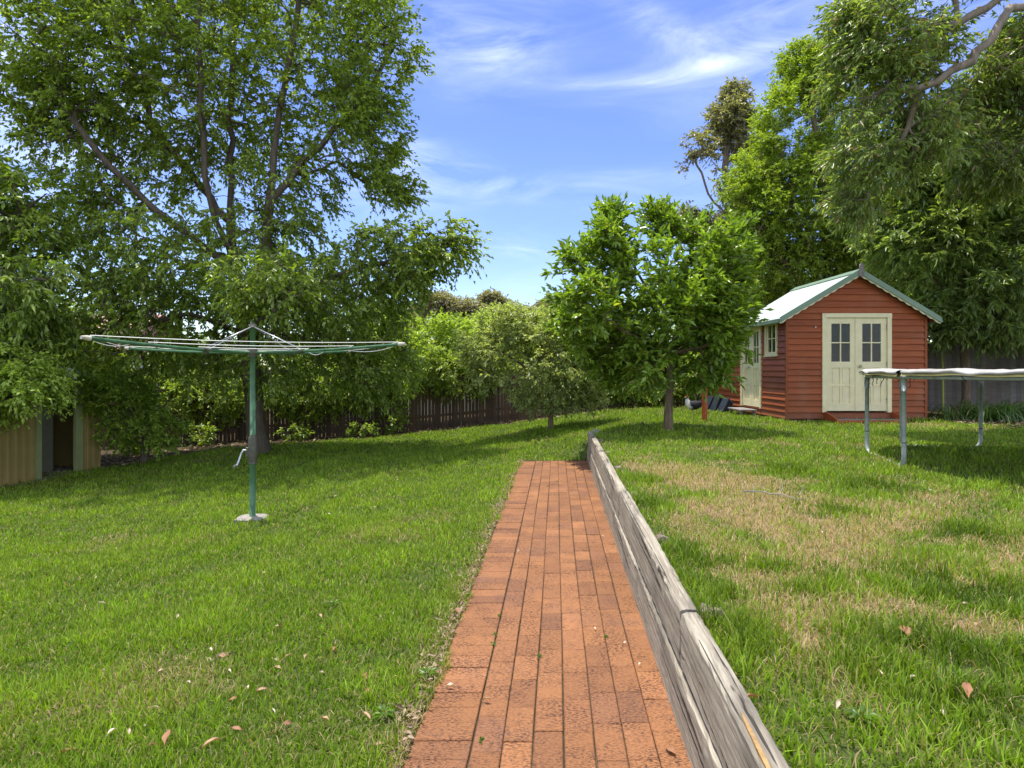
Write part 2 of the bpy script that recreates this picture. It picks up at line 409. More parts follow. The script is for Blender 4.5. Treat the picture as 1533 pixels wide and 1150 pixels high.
# ------------------------------------------------------------------ retaining wall of sleepers
def build_wall():
    ang=math.atan2(1,PS)                      # local x runs along the wall
    x0,y0=pw(PW+.002,0)
    root=thing('retaining_wall','low retaining wall of weathered grey timber sleepers along the right edge of the brick path','retaining wall',(x0,y0,0),0)
    L=math.sqrt(1+PS*PS)
    def sleeper(t0,t1,z0,z1,off,th,seed,split=False):
        rg=np.random.default_rng(seed)
        nx=max(6,int((t1-t0)/.05)); prof=[]
        b=.008; zz0,zz1=0,z1-z0
        ring=[(0,zz0+b),(0,zz0+.06),(0,zz0+.12),(0,zz1-.05),(0,zz1-b),(b,zz1),(th*.35,zz1),(th*.7,zz1),(th-b,zz1),(th,zz1-b),(th,zz0+b),(th-b,zz0),(b,zz0)]
        k=len(ring); vs=[]; fs=[]
        xs=np.linspace(0,(t1-t0)*L,nx)
        warp=.004*np.sin(xs*2+rg.uniform(0,6))+.003*np.sin(xs*5+rg.uniform(0,6))
        for i,xx in enumerate(xs):
            e=0.006*(i in (0,nx-1))
            for j,(yy,z) in enumerate(ring):
                q=rg.normal(0,.0013,2)
                cy=th/2; cz=(zz1)/2
                yy2=yy+(cy-yy)*e*4+q[0]; z2=z+(cz-z)*e*1.2+q[1]+(warp[i] if j>3 and j<10 else warp[i]*.3)
                if j in (4,5) : yy2+=abs(rg.normal(0,.0025)); z2-=abs(rg.normal(0,.003))
                vs.append((xx,-yy2,z2))           # local -y = away from the path
        for i in range(nx-1):
            for j in range(k):
                jj=(j+1)%k; fs.append((i*k+j,(i+1)*k+j,(i+1)*k+jj,i*k+jj))
        fs.append(tuple(range(k))); fs.append(tuple((nx-1)*k+j for j in range(k-1,-1,-1)))
        mb=MB(); mb.add(vs,fs)
        o=mb.build('sleeper',M['sleeper'],root)
        o.location=(PS*t0+off,t0,z0); o.rotation_euler=(0,0,ang)
        return o
    br=[-1.9,.07,2.485,4.905,7.33,9.72]
    for i in range(5):
        o=sleeper(br[i]+.005,br[i+1]-.005,.246+.004*(i%2),.482+.006*((i*7)%3-1),.002,.078,40+i)
        if i==1:
            # the split with fresh orange wood showing
            mb=MB(); rg=random.Random(2); pts=[(1.28,.0),(1.32,.004),(1.50,.012),(1.66,.015),(1.70,.010),(1.62,.003),(1.45,-.002)]
            mb.add([(x-.03,-.012-y,.2395) for x,y in pts]+[(x-.03,-.012-y,.205) for x,y in pts],[tuple(range(7))]+[(i2,(i2+1)%7,7+(i2+1)%7,7+i2) for i2 in range(7)])
            mb.build('split_wood',m_simple('fresh_split_wood',(.36,.22,.085),.7,.3,var=.4,sc=40),o)
    b2=[-1.9,1.3,3.72,6.14,9.70]
    for i in range(4): sleeper(b2[i]+.005,b2[i+1]-.005,-.05,.236,-.010,.086,60+i)
    # round posts behind, cut stumps of different height
    rg=random.Random(9)
    for t,top,r in ((.9,.46,.05),(2.52,.475,.052),(3.62,.47,.045),(4.95,.455,.048),(6.3,.455,.045),(7.4,.46,.045),(8.7,.46,.045)):
        mb=MB(); n=11; vs=[]
        for k,z in enumerate((-.1,.2,top-.02,top)):
            for j in range(n):
                a=2*math.pi*j/n; rr=r*(1+.12*math.sin(j*2.1+t*5)+.06*math.sin(j*4.4))*(1 if k<3 else .82)
                vs.append((rr*math.cos(a),rr*math.sin(a),z+(.012*math.sin(j*1.3+t) if k>1 else 0)))
        fs=[(k*n+j,k*n+(j+1)%n,(k+1)*n+(j+1)%n,(k+1)*n+j) for k in range(3) for j in range(n)]+[tuple(3*n+j for j in range(n))]
        mb.add(vs,fs); o=mb.build('post',M['bark_pale'],root); o.location=(PS*t+.083+r*1.15,t,0)
    mb=MB(); mb.box(-.05,.05,-.05,.05,-.2,.515,.008)
    o=mb.build('end_post',M['grey_wood'],root); o.location=(PS*9.66+.136,9.66,0); o.rotation_euler=(0,0,-.06)
build_wall()

# ------------------------------------------------------------------ grass
SHED=(5.7,8.72,12.2,17.2)
DAPPLE_TUFT=((3.04,3.97,.28),(2.25,2.95,.42),(.80,2.35,.30),(1.5,2.1,.4),(1.4,3.0,.26),(2.45,4.55,.28),(1.05,3.3,.22),(1.0,4.6,.22),(3.3,5.4,.3),(2.0,1.9,.4),(1.25,5.6,.2),(2.9,6.2,.3),(.95,2.8,.16))  # thick grass tufts, their darker blades standing in for dappled shade
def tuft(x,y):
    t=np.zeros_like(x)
    for a,b,r in DAPPLE_TUFT: t=np.maximum(t,np.exp(-(((x-a)**2+(y-b)**2)/r**2)**1.5))
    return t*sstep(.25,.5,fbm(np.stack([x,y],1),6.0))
def build_grass():
    rg=np.random.default_rng(11)
    V=[];C=[];Q=[];Tn=[]; off=0
    zones=[(1.2,2.6,11000,.9),(2.6,4.2,8500,1.0),(4.2,6.5,4600,1.25),(6.5,9.5,2300,1.7),(9.5,13,1250,2.3),(13,19,800,3.0)]
    for d0,d1,den,wk in zones:
        hw=d1*1.05+1.2
        n=int((d1-d0)*2*hw*den)
        y=rg.uniform(d0,d1,n); x=rg.uniform(-hw,hw,n)
        keep=np.abs(x)<(.95*y+.8)
        s=x-pathx(y)
        inp=(s>.055*vnoise(np.stack([x,y],1),6.0)**2-.004)&(s<PW+.085)&(y<PEND+.02-.05*vnoise(np.stack([x,y],1),9.0))
        keep&=~inp
        keep&=y<lawn_far(x)+.18*np.sin(x*5)+.1*np.sin(x*17)
        keep&=~((x>SHED[0])&(x<SHED[1])&(y>SHED[2])&(y<SHED[3]))
        keep&=~((np.abs(x+3.08)<.17)&(np.abs(y-6.98)<.17))
        # low cut edge along the path
        x=x[keep];y=y[keep]
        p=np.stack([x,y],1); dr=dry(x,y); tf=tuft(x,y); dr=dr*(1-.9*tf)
        clump=fbm(p,3.2); clump2=vnoise(p,11)
        up=x>pathx(y)+PW
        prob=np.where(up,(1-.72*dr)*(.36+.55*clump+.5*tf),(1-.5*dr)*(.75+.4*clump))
        keep=rg.random(len(x))<prob*1.0
        # dead straw blades
        x1,y1,dr1,cl1,cl21,up1,tf1=x[keep],y[keep],dr[keep],clump[keep],clump2[keep],up[keep],tf[keep]
        ks=(rg.random(len(x))<(dr*.55+.05))
        xs,ys,ups=x[ks],y[ks],up[ks]
        for kind,(xx,yy) in enumerate(((x1,y1),(xs,ys))):
            m=len(xx)
            if kind==0:
                h=rg.uniform(.026,.06,m)*(.5+1.15*cl1)*np.where(up1,1.15,1.12)
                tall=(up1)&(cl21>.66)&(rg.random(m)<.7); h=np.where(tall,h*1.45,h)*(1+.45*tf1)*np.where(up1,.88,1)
                h*=np.where(yy>9,1.15,1.0)
                edge=(pathx(yy)-xx); h*=np.where((edge>0)&(edge<.05),.6,1)
                lean=rg.uniform(.15,.95,m); w=rg.uniform(.0038,.0078,m)*wk
            else:
                h=rg.uniform(.03,.075,m); lean=rg.uniform(1.0,1.5,m); w=rg.uniform(.0018,.0036,m)*wk
            az=rg.uniform(0,2*np.pi,m); face=az+np.pi/2+rg.normal(0,.5,m)
            z=Z(xx,yy)
            zb=z-.006
            dx,dy=np.cos(az),np.sin(az); wx,wy=np.cos(face)*w/2,np.sin(face)*w/2
            l1=lean*.55; 
            mx=h*.55*np.sin(l1); mz=h*.55*np.cos(l1)
            tx=mx+h*.5*np.sin(lean*1.25); tz=mz+h*.5*np.cos(np.minimum(lean*1.25,1.7))
            if kind==1: zb=zb+rg.uniform(0,.022,m)
            B=np.empty((m,5,3),np.float32)
            B[:,0]=np.stack([xx-wx,yy-wy,zb],1); B[:,1]=np.stack([xx+wx,yy+wy,zb],1)
            B[:,2]=np.stack([xx+dx*mx+wx*.9,yy+dy*mx+wy*.9,zb+mz],1); B[:,3]=np.stack([xx+dx*mx-wx*.9,yy+dy*mx-wy*.9,zb+mz],1)
            B[:,4]=np.stack([xx+dx*tx,yy+dy*tx,zb+tz],1)
            if kind==0:
                t=rg.random(m)[:,None]; q=np.clip(cl1*1.2-.1+rg.normal(0,.12,m),0,1)[:,None]
                c=(np.array([.12,.22,.010])*(1-q)+np.array([.28,.42,.028])*q)*(.48+.88*t**1.3)
                c=c*(1-.35*tf1[:,None]); yel=(rg.random(m)<(.10+.25*dr1)*(1-.8*tf1))[:,None]; c=np.where(yel,np.array([.30,.30,.08])*(.7+.5*t),c)  # tuft blades darkened to imitate dappled shade
            else:
                t=rg.random(m)[:,None]; c=np.array([.26,.165,.08])*(1-t)+np.array([.56,.41,.235])*t
            base=np.array([.55,.6,.5]); cc=np.repeat(c[:,None,:],5,1); 
            V.append(B.reshape(-1,3)); C.append(cc.reshape(-1,3))
            a=np.arange(m)[:,None]*5+off
            Tn.append(np.concatenate([a+np.array([[0,1,2]]),a+np.array([[0,2,3]]),a+np.array([[3,2,4]])],0)); off+=m*5
    V=np.concatenate(V);C=np.concatenate(C);Tn=np.concatenate(Tn)
    print('grass blades',len(V)//5)
    me=np_mesh('grass',V,Tn,3,C)
    tag(link('grass',me,M['grass']),'mown green lawn with straw coloured dry patches on both sides of the brick path','grass',kind='stuff')
build_grass()

# ------------------------------------------------------------------ trees
def frusta(A,B,ra,rb,k):
    D=norm(B-A); up=np.where(np.abs(D[:,2:3])<.9,np.array([[0,0,1.]]),np.array([[1.,0,0]]))
    U=norm(np.cross(D,up)); W=np.cross(U,D)
    th=np.arange(k)*2*np.pi/k
    ring=(U[:,None,:]*np.cos(th)[None,:,None]+W[:,None,:]*np.sin(th)[None,:,None])
    v=np.concatenate([A[:,None,:]+ring*ra[:,None,None],B[:,None,:]+ring*rb[:,None,None]],1)
    n=len(A); j=np.arange(k); jj=(j+1)%k
    q=np.stack([j,jj,k+jj,k+j],1)[None]+np.arange(n)[:,None,None]*2*k
    return v.reshape(-1,3), q.reshape(-1,4)

def leaves(P,D,L,W,rg,droop,cols,upb=.8,fold=.25):
    """P positions, D directions; returns verts, tris, colours"""
    n=len(P)
    D=norm(D+np.array([0,0,-1.])*droop[:,None])
    nup=norm(np.array([0,0,1.])*upb+rg.normal(0,.55,(n,3)))
    S=norm(np.cross(D,nup)); Nn=np.cross(S,D)
    l=(L*rg.uniform(.65,1.2,n))[:,None]; w=(W*rg.uniform(.7,1.2,n))[:,None]
    B=np.empty((n,4,3))
    B[:,0]=P; B[:,2]=P+D*l-Nn*l*.10
    mid=P+D*l*.45+Nn*l*.05
    B[:,1]=mid+S*w*.5+Nn*w*fold; B[:,3]=mid-S*w*.5+Nn*w*fold
    a=np.arange(n)[:,None]*4
    T=np.concatenate([a+np.array([[0,1,2]]),a+np.array([[0,2,3]])],0)
    C=np.repeat(cols[:,None,:],4,1)
    return B.reshape(-1,3),T,C.reshape(-1,3)

def pblob(px,py,rx,ry,d,dz=None,w=1.0):
    c=at(px,py,d); ax=rx/F*d; az=ry/F*d; ay=dz if dz else (ax+az)/2
    return (c[0],c[1],c[2],ax,ay,az,w)

def make_tree(name,label,cat,limbs,Rb,blobs,ntip,L,W,cols,seed,droop=.35,nsub=4,nleaf=9,sublen=.45,bark='bark_grey',
              leafm='leaf',gap=.42,gapf=1.1,group=None,colvar=.3,outward=.6,twigs=True,tipr=.005,upb=.8,yellow=0.0,ycol=(.35,.32,.05),lift=0.0,bright=1.9):
    rg=np.random.default_rng(seed)
    base=np.array(limbs[0][0],float)
    # limb skeleton
    pos=[];par=[];limb_idx=[]
    for li,l in enumerate(limbs):
        pts=[np.array(p,float) for p in l]
        chain=[]
        for i,p in enumerate(pts):
            if i==0:
                if li==0: pos.append(p);par.append(-1);chain.append(0)
                else:
                    A=np.array(pos); j=int(np.argmin(np.linalg.norm(A-p,axis=1))); chain.append(j)
                continue
            a=pos[chain[-1]]; dl=np.linalg.norm(p-a); k=max(1,int(dl/.45))
            for q in range(1,k+1):
                f=q/k; pp=a*(1-f)+p*f+ (rg.normal(0,.03*min(1,dl),3) if q<k else 0)
                pos.append(pp);par.append(chain[-1]);chain.append(len(pos)-1)
        limb_idx.append(chain)
    nl=len(pos)
    # attractors
    bl=np.array([b[:6] for b in blobs]); wt=np.array([b[6]*(b[3]*b[4]*b[5])**(2/3) for b in blobs]); wt/=wt.sum()
    need=ntip; pts=[]
    for _ in range(8):
        ii=rg.choice(len(bl),need*2,p=wt)
        u=norm(rg.normal(size=(len(ii),3)))*(rg.random((len(ii),1))**.36)
        p=bl[ii,:3]+u*bl[ii,3:6]
        ns=fbm(p+seed*3.7,gapf)
        pts.append(p[ns>gap]); 
        if sum(map(len,pts))>=ntip: break
    P=np.concatenate(pts)[:ntip]; P=P[P[:,2]>Z(P[:,0],P[:,1])+.12]
    LA=np.array(pos)
    dist=np.min(np.linalg.norm(P[:,None,:]-LA[None],axis=2),axis=1)
    P=P[np.argsort(dist)]
    pos=np.concatenate([LA,np.zeros((len(P)*4,3))]); par=par+[0]*(len(P)*4); cnt=nl; tips=[]
    for p in P:
        A=pos[:cnt]; dv=p-A; dd=np.linalg.norm(dv,axis=1)
        cost=dd*(1+.35*np.clip(-dv[:,2]/np.maximum(dd,.01)+.3,0,1))
        j=int(np.argmin(cost)); a=pos[j]; dl=dd[j]
        k=1 if dl<.35 else (2 if dl<1.1 else 3)
        prev=j
        for q in range(1,k+1):
            f=q/k; pp=a*(1-f)+p*f
            if q<k: pp=pp+rg.normal(0,.06*dl,3)+np.array([0,0,.06*dl])
            pos[cnt]=pp; par[cnt]=prev; prev=cnt; cnt+=1
        tips.append(prev)
    pos=pos[:cnt]; par=np.array(par[:cnt])
    load=np.zeros(cnt); load[tips]=1
    for i in range(cnt-1,0,-1): load[par[i]]+=load[i]
    rad=np.maximum(tipr,Rb*(load/load[0])**.46)
    root=thing(name,label,cat,(base[0],base[1],base[2]),0,group)
    # limbs as smooth tubes, the rest as frusta
    mb=MB()
    for ch in limb_idx:
        rr=[rad[i] for i in ch]
        if ch[0]!=0 and len(rr)>1: rr[0]=rr[1]*1.15
        pp=[pos[i]-base for i in ch]
        if ch[0]==0:
            pp=[pp[0]-np.array([0,0,.25])]+pp; rr=[rr[0]*1.45,rr[0]*1.28]+rr[1:]
        mb.tube(pp,rr,10)
    vv=np.array(mb.v); 
    idx=np.arange(nl,cnt)
    A=pos[par[idx]]-base;B=pos[idx]-base; ra=np.minimum(rad[par[idx]],rad[idx]*1.5); rb=rad[idx]
    thick=rb>.012
    v1,f1=frusta(A[thick],B[thick],ra[thick],rb[thick],6) if thick.any() else (np.zeros((0,3)),np.zeros((0,4),int))
    v2,f2=frusta(A[~thick],B[~thick],ra[~thick],rb[~thick],3) if (~thick).any() else (np.zeros((0,3)),np.zeros((0,4),int))
    me=bpy.data.meshes.new('trunk')
    allv=np.concatenate([vv,v1,v2]); fl=mb.f+ (f1+len(vv)).tolist()+(f2+len(vv)+len(v1)).tolist()
    # sub twigs
    T=pos[tips]; Dt=norm(T-pos[par[tips]])
    cen=P.mean(0); Do=norm(T-cen)
    m=len(T)
    sd=norm(np.repeat(Dt*.5+Do*outward,nsub,0)+rg.normal(0,.62,(m*nsub,3))+np.array([0,0,lift]))
    sl=sublen*rg.uniform(.5,1.15,m*nsub)
    st=np.repeat(T,nsub,0)-sd*(sl*.12)[:,None]
    if twigs:
        en=st+sd*sl[:,None]-np.array([0,0,1])*(droop*.35*sl)[:,None]
        v3,f3=frusta(st-base,en-base,np.full(len(st),tipr*.7),np.full(len(st),tipr*.3),3)
        fl+= (f3+len(allv)).tolist(); allv=np.concatenate([allv,v3])
    me.from_pydata(allv.tolist(),[],fl)
    me.polygons.foreach_set('use_smooth',np.ones(len(fl),bool)); me.update()
    link('trunk',me,M[bark],root)
    # leaves
    nn=m*nsub*nleaf
    f=rg.uniform(.08,1.05,(m*nsub,nleaf)); f=np.sort(f,1).ravel()
    S=np.repeat(st,nleaf,0); SD=np.repeat(sd,nleaf,0); SL=np.repeat(sl,nleaf)
    LP=S+SD*(SL*f)[:,None]-np.array([0,0,1])*(droop*.35*SL*f*f)[:,None]
    side=norm(np.cross(SD,np.array([0,0,1.])+rg.normal(0,.3,(nn,3))))*np.where(rg.random(nn)<.5,-1,1)[:,None]
    LD=norm(SD*.75+side*.8+rg.normal(0,.3,(nn,3)))
    tipm=f>.9; LD=np.where(tipm[:,None],norm(SD+rg.normal(0,.25,(nn,3))),LD)
    dr=droop*rg.uniform(.3,1.5,nn)
    # colour: mostly per spray, a little per leaf
    q=np.repeat(rg.random(m),nsub*nleaf)*.5+rg.random(nn)*.5
    c0,c1=np.array(cols[0]),np.array(cols[1])
    C=bright*np.array([1.24,1.0,.78])*(c0*(1-q)[:,None]+c1*q[:,None])*(1+rg.normal(0,colvar*.5,nn)).clip(.5,1.6)[:,None]
    if yellow>0:
        y=rg.random(nn)<yellow; C=np.where(y[:,None],np.array(ycol)*(.7+.6*rg.random(nn))[:,None],C)
    v,t,c=leaves(LP-base,LD,L,W,rg,dr,C,upb)
    link('crown',np_mesh('crown',v,t,3,c),M[leafm],root)
    print(name,'leaves',nn,'nodes',cnt)
    return root

def g(px,py,d):                                   # ground point below a pixel column
    x=(px-766.5)/F*d; return (x,d,zf(x,d))

def trees():
    B=pblob
    # 1 the big multi-stemmed tree on the left lawn
    d=13.5; b=g(390,680,d)
    limbs=[[b,at(381,600,d),at(366,500,d),at(352,400,d),at(345,300,d),at(346,150,d),at(352,0,d+.3),at(350,-120,d)],
           [at(372,520,d),at(395,420,d-.4),at(404,300,d-.6),at(415,190,d-.5),at(440,60,d-.3),at(455,-60,d)],
           [at(352,410,d),at(322,330,d-.5),at(306,230,d-.9),at(300,100,d-1),at(290,-60,d-1)],
           [at(345,330,d),at(270,240,d+.6),at(225,190,d+.8),at(215,90,d+1),at(190,-40,d+1)],
           [at(366,500,d),at(450,440,d-1),at(540,400,d-1.8),at(620,380,d-2),at(690,355,d-2)],
           [at(404,300,d-.6),at(480,220,d-.5),at(550,140,d-.4),at(590,70,d-.2)],
           [at(366,500,d),at(280,470,d-1.2),at(190,500,d-2),at(140,540,d-2.2)],
           [at(352,400,d),at(250,330,d-.8),at(165,250,d-1.2),at(90,150,d-1.4)],
           [at(366,500,d),at(400,470,d-2),at(420,480,d-3)]]
    bl=[B(330,-90,300,150,d),B(110,80,115,110,d-.8),B(60,150,60,70,d-1),B(300,120,210,130,d),B(545,70,85,105,d-.3),B(550,205,55,75,d-.4,1.5,1.2),
        B(585,282,48,22,d-.5,.6,1.5),B(180,220,130,95,d-.6),B(430,280,80,80,d-.4),B(330,400,190,90,d-.4,2.6,.8),B(590,385,75,50,d-1.8,1.2,1.2),B(670,362,38,32,d-2,.6,1.6),
        B(620,430,40,28,d-2,.8),B(490,460,120,75,d-.6,2.5),B(220,480,120,80,d-1,2.3,.75),B(410,540,190,50,d-.3,2.4,.55),B(570,550,60,45,d,1.5,.7),B(400,425,70,50,d-3,1.0,1.1),B(150,330,80,60,d-.5)]
    make_tree('broadleaf_tree','tall dark green multi-stemmed shade tree standing behind the rotary clothes hoist','tree',limbs,.20,bl,4300,.108,.052,
              ((.066,.118,.022),(.135,.22,.037)),101,droop=.55,nsub=4,nleaf=11,sublen=.5,gap=.38,gapf=.9,yellow=.08,ycol=(.34,.44,.08))
    # 2 tree at the left edge
    d=10.6; b=g(-150,640,d)
    limbs=[[b,at(-145,560,d),at(-120,460,d),at(-80,360,d),at(-60,250,d)],[at(-120,460,d),at(-40,380,d),at(30,320,d),at(70,290,d)],[at(-120,470,d),at(-30,440,d),at(50,430,d),at(100,420,d)]]
    bl=[B(20,330,80,75,d),B(-80,330,110,120,d),B(40,430,75,50,d-.5),B(95,420,35,25,d-.5,.5),B(-60,480,110,70,d),B(40,500,60,38,d,1.0),B(-20,250,40,40,d)]
    make_tree('weeping_tree','leafy drooping tree at the left edge above the beige metal shed','tree',limbs,.14,bl,560,.15,.052,
              ((.06,.115,.02),(.13,.21,.045)),102,droop=.9,nsub=4,nleaf=10,sublen=.5,gap=.40,gapf=1.0)
    # 3 pale lit shrub in front of the metal shed
    d=9.9; b=g(-30,690,d)
    limbs=[[b,at(-20,640,d),at(20,590,d)],[b,at(-60,620,d),at(-80,580,d)]]
    bl=[B(20,560,70,46,d),B(-60,580,80,70,d),B(60,590,30,26,d-.2,.4,1.2)]
    make_tree('leafy_shrub','bright sunlit small-leaved shrub hanging over the left panel of the beige shed','shrub',limbs,.05,bl,520,.085,.04,
              ((.085,.15,.028),(.17,.26,.06)),103,droop=.5,nsub=4,nleaf=9,sublen=.3,gap=.36,gapf=1.4,bright=2.4)
    d=12.6; b=g(215,690,d)
    limbs=[[b,at(212,650,d),at(200,610,d)],[b,at(235,640,d),at(250,600,d)]]
    bl=[B(195,620,48,48,d),B(245,640,30,35,d,.5),B(160,585,55,26,d-.4,.8,1.3)]
    make_tree('leafy_shrub','dappled round shrub between the beige shed doorway and the big tree trunk','shrub',limbs,.04,bl,380,.085,.042,
              ((.07,.13,.022),(.15,.24,.045)),104,droop=.35,nsub=4,nleaf=9,sublen=.28,gap=.38,gapf=1.6,bright=2.4)
    # yellow-green spray above the metal shed
    d=13.6; b=g(100,690,d)
    limbs=[[b,at(100,600,d),at(105,545,d)]]
    bl=[B(125,545,55,30,d,.9),B(70,560,40,22,d,.7)]
    make_tree('leafy_shrub','yellow-green shrub showing above the roof of the beige shed','shrub',limbs,.05,bl,260,.10,.05,
              ((.13,.21,.03),(.22,.31,.06)),105,droop=.3,nsub=4,nleaf=9,sublen=.3,gap=.36,gapf=1.6)
    # 5 shrubs and trees beyond the back fence
    specs=[(655,526,75,56,18.8,((.075,.135,.024),(.16,.25,.05)),'bushy green tree over the back fence just right of the hoist arm',.11,.045),
           (735,512,72,48,20.5,((.085,.15,.03),(.17,.26,.06)),'round light green tree beyond the back fence under the far gum crowns',.11,.045),
           (815,512,62,48,21.5,((.06,.11,.022),(.13,.20,.045)),'darker green bushy tree beyond the fence behind the grey-green tree',.11,.05),
           (560,510,62,55,20.0,((.055,.10,.02),(.12,.19,.04)),'dark bushy tree beyond the fence behind the right clothes line tips',.12,.05),
           (470,560,70,55,19.5,((.05,.095,.02),(.10,.17,.035)),'dark tree beyond the fence right of the big tree trunk',.12,.05),
           (300,560,90,60,19.5,((.045,.085,.018),(.10,.16,.035)),'dark tree beyond the fence left of the big tree trunk',.12,.05),
           (900,520,60,55,22.0,((.06,.11,.02),(.13,.21,.045)),'mid green tree beyond the fence showing left of the lawn tree',.12,.05),
           (975,560,70,45,21.0,((.045,.085,.018),(.10,.16,.03)),'dark shrub behind the fence seen under the lawn tree crown',.11,.05),
           (150,600,80,50,17.5,((.05,.09,.018),(.11,.17,.035)),'dark shrub behind the beige shed beside the fence',.11,.05)]
    for i,(px,py,rx,ry,d,cl,lab,L,W) in enumerate(specs):
        b=g(px,640,d)
        limbs=[[b,at(px,py+ry*.6,d),at(px+4,py,d)],[at(px,py+ry*.7,d),at(px-rx*.5,py,d)],[at(px,py+ry*.7,d),at(px+rx*.5,py+5,d)]]
        bl=[B(px,py,rx,ry,d,1.4),B(px-rx*.5,py+ry*.3,rx*.6,ry*.6,d,1.1),B(px+rx*.5,py+ry*.25,rx*.55,ry*.6,d,1.1),B(px+rx*.2,py-ry*.45,rx*.55,ry*.5,d,1.0),B(px,py+ry*.75,rx*.8,ry*.5,d-.5,1.0)]
        make_tree('bushy_tree',lab,'tree',limbs,.09,bl,620,L*1.1,W*1.15,cl,200+i,droop=.35,nsub=4,nleaf=9,sublen=.42,gap=.37,gapf=.9,group='trees beyond the back fence',twigs=False,bright=2.3,yellow=.03,ycol=(.28,.33,.10))
    for i,(px,py,rx,ry,d,lab) in enumerate(((560,585,50,40,17.0,'loose twiggy shrub against the fence left of the slatted gap'),(690,555,60,40,17.3,'sunlit shrub spilling over the top of the slatted fence'),(460,590,60,35,16.6,'shaded shrub against the fence right of the hoist pole'),(310,600,60,40,16.2,'shaded shrub against the fence left of the hoist pole'),(880,560,60,36,17.6,'green shrub over the fence between the two small trees'),(965,585,50,30,17.2,'dark leafy shrub against the fence seen left of the lawn tree trunk'),(1045,575,40,36,17.4,'dark leafy shrub against the fence seen right of the lawn tree trunk'))):
        b=g(px,640,d); limbs=[[b,at(px,py+ry*.5,d),at(px+5,py,d)],[at(px,py+ry*.5,d),at(px-rx*.5,py,d)],[at(px,py+ry*.5,d),at(px+rx*.5,py,d)]]
        make_tree('leafy_shrub',lab,'shrub',limbs,.035,[B(px,py,rx,ry,d,.5),B(px-rx*.6,py-5,rx*.5,ry*.7,d,.5),B(px+rx*.6,py-8,rx*.5,ry*.6,d,.5)],330,.10,.045,((.07,.12,.025),(.15,.235,.05)),250+i,droop=.5,nsub=4,nleaf=8,sublen=.35,gap=.42,gapf=1.4,group='shrubs along the back fence',bright=2.3)
    # 6 grey-green tree with a fine leaf
    d=13.4; b=g(825,645,d)
    limbs=[[b,at(824,615,d),at(822,585,d)],[at(822,585,d),at(780,545,d),at(740,520,d)],[at(822,585,d),at(850,540,d),at(870,510,d)],[at(822,585,d),at(815,530,d),at(800,490,d)]]
    bl=[B(805,540,95,55,d,1.2),B(715,520,30,30,d,.6),B(870,500,35,40,d,.7),B(760,485,50,28,d,.8),B(750,535,50,40,d,.8),B(862,540,42,55,d,.8),B(800,500,70,36,d,.9),B(830,590,60,26,d,.8),B(740,570,38,22,d-.3,.5),B(880,585,25,25,d,.4)]
    make_tree('fruit_tree','low grey-green fine-leaved tree with a thin trunk on the lawn before the fence','tree',limbs,.055,bl,1050,.085,.034,
              ((.10,.155,.07),(.20,.275,.14)),106,droop=.45,nsub=4,nleaf=10,sublen=.3,gap=.36,gapf=1.5,colvar=.35,bark='bark_brown',bright=2.1)
    # 7 glossy lawn tree
    d=10.2; b=g(1000,645,d)
    limbs=[[b,at(1001,610,d),at(1003,570,d),at(1000,530,d)],[at(1000,530,d),at(985,470,d),at(950,400,d),at(920,330,d),at(914,305,d)],
           [at(1000,530,d),at(1030,460,d-.2),at(1060,400,d-.3),at(1085,360,d-.3)],[at(1000,530,d),at(940,500,d-.5),at(880,460,d-.7),at(845,430,d-.7)],
           [at(1000,530,d),at(1050,520,d-.4),at(1090,505,d-.6)],[at(1000,530,d),at(1000,440,d+.4),at(1000,360,d+.5)]]
    bl=[B(985,440,86,70,d,1.2),B(918,380,40,45,d,.7),B(1065,385,55,48,d,.9),B(1005,358,40,25,d,.7),B(985,328,12,14,d,.2,1.5),B(1100,372,20,14,d,.3,1.3),B(1105,430,14,24,d,.3,1.1),B(865,400,14,22,d-.4,.2,1.5),B(850,455,12,26,d-.6,.3,1.1),B(885,465,52,58,d-.4,.8),B(1075,495,32,36,d-.4,.6,1.2),B(990,520,86,36,d,1.0),B(975,555,80,26,d,.9),B(1050,550,45,26,d-.2,.6),B(916,330,14,20,d,.2,1.6),
        B(848,420,16,22,d-.6,.2,1.4),B(920,525,45,32,d,.7),B(1100,350,22,20,d,.3),B(1060,460,60,50,d,.8)]
    make_tree('lawn_tree','small round tree with glossy bright green leaves on the lawn left of the red shed','tree',limbs,.068,bl,920,.14,.058,
              ((.075,.155,.022),(.15,.27,.04)),107,droop=.05,nsub=4,nleaf=9,sublen=.35,gap=.45,gapf=1.6,leafm='leaf_glossy',bark='bark_brown',bright=1.45,lift=.35,yellow=.03,ycol=(.34,.36,.06))
    # 8 distant gums above the hedge
    for i,(px,py,rx,ry,lab) in enumerate(((655,455,24,14,'leftmost distant olive gum crown on the skyline, by the big tree'),(692,462,26,12,'low rounded distant gum crown, second from the left on the skyline'),
                                       (735,453,18,11,'tallest distant gum crown with a flat umbrella top'),(762,464,22,11,'dark distant gum crown right of the umbrella topped one'),
                                       (822,462,18,11,'rightmost distant gum crown, beside the lawn tree'),(610,470,24,18,'distant gum crown peeping behind the big tree'),(790,470,20,9,'low distant crown in the dip of the skyline'))):
        d=62+i*3; b=g(px,600,d)
        limbs=[[b,at(px,py+ry*2.5,d),at(px,py,d)],[at(px,py+ry*2,d),at(px-rx*.6,py,d)],[at(px,py+ry*2,d),at(px+rx*.6,py,d)]]
        bl=[B(px,py,rx*.9,ry,d,2),B(px-rx*.6,py+ry*.4,rx*.6,ry*.7,d,1.5),B(px+rx*.6,py+ry*.3,rx*.6,ry*.7,d,1.5),B(px,py+ry*1.6,rx,ry,d,2)]
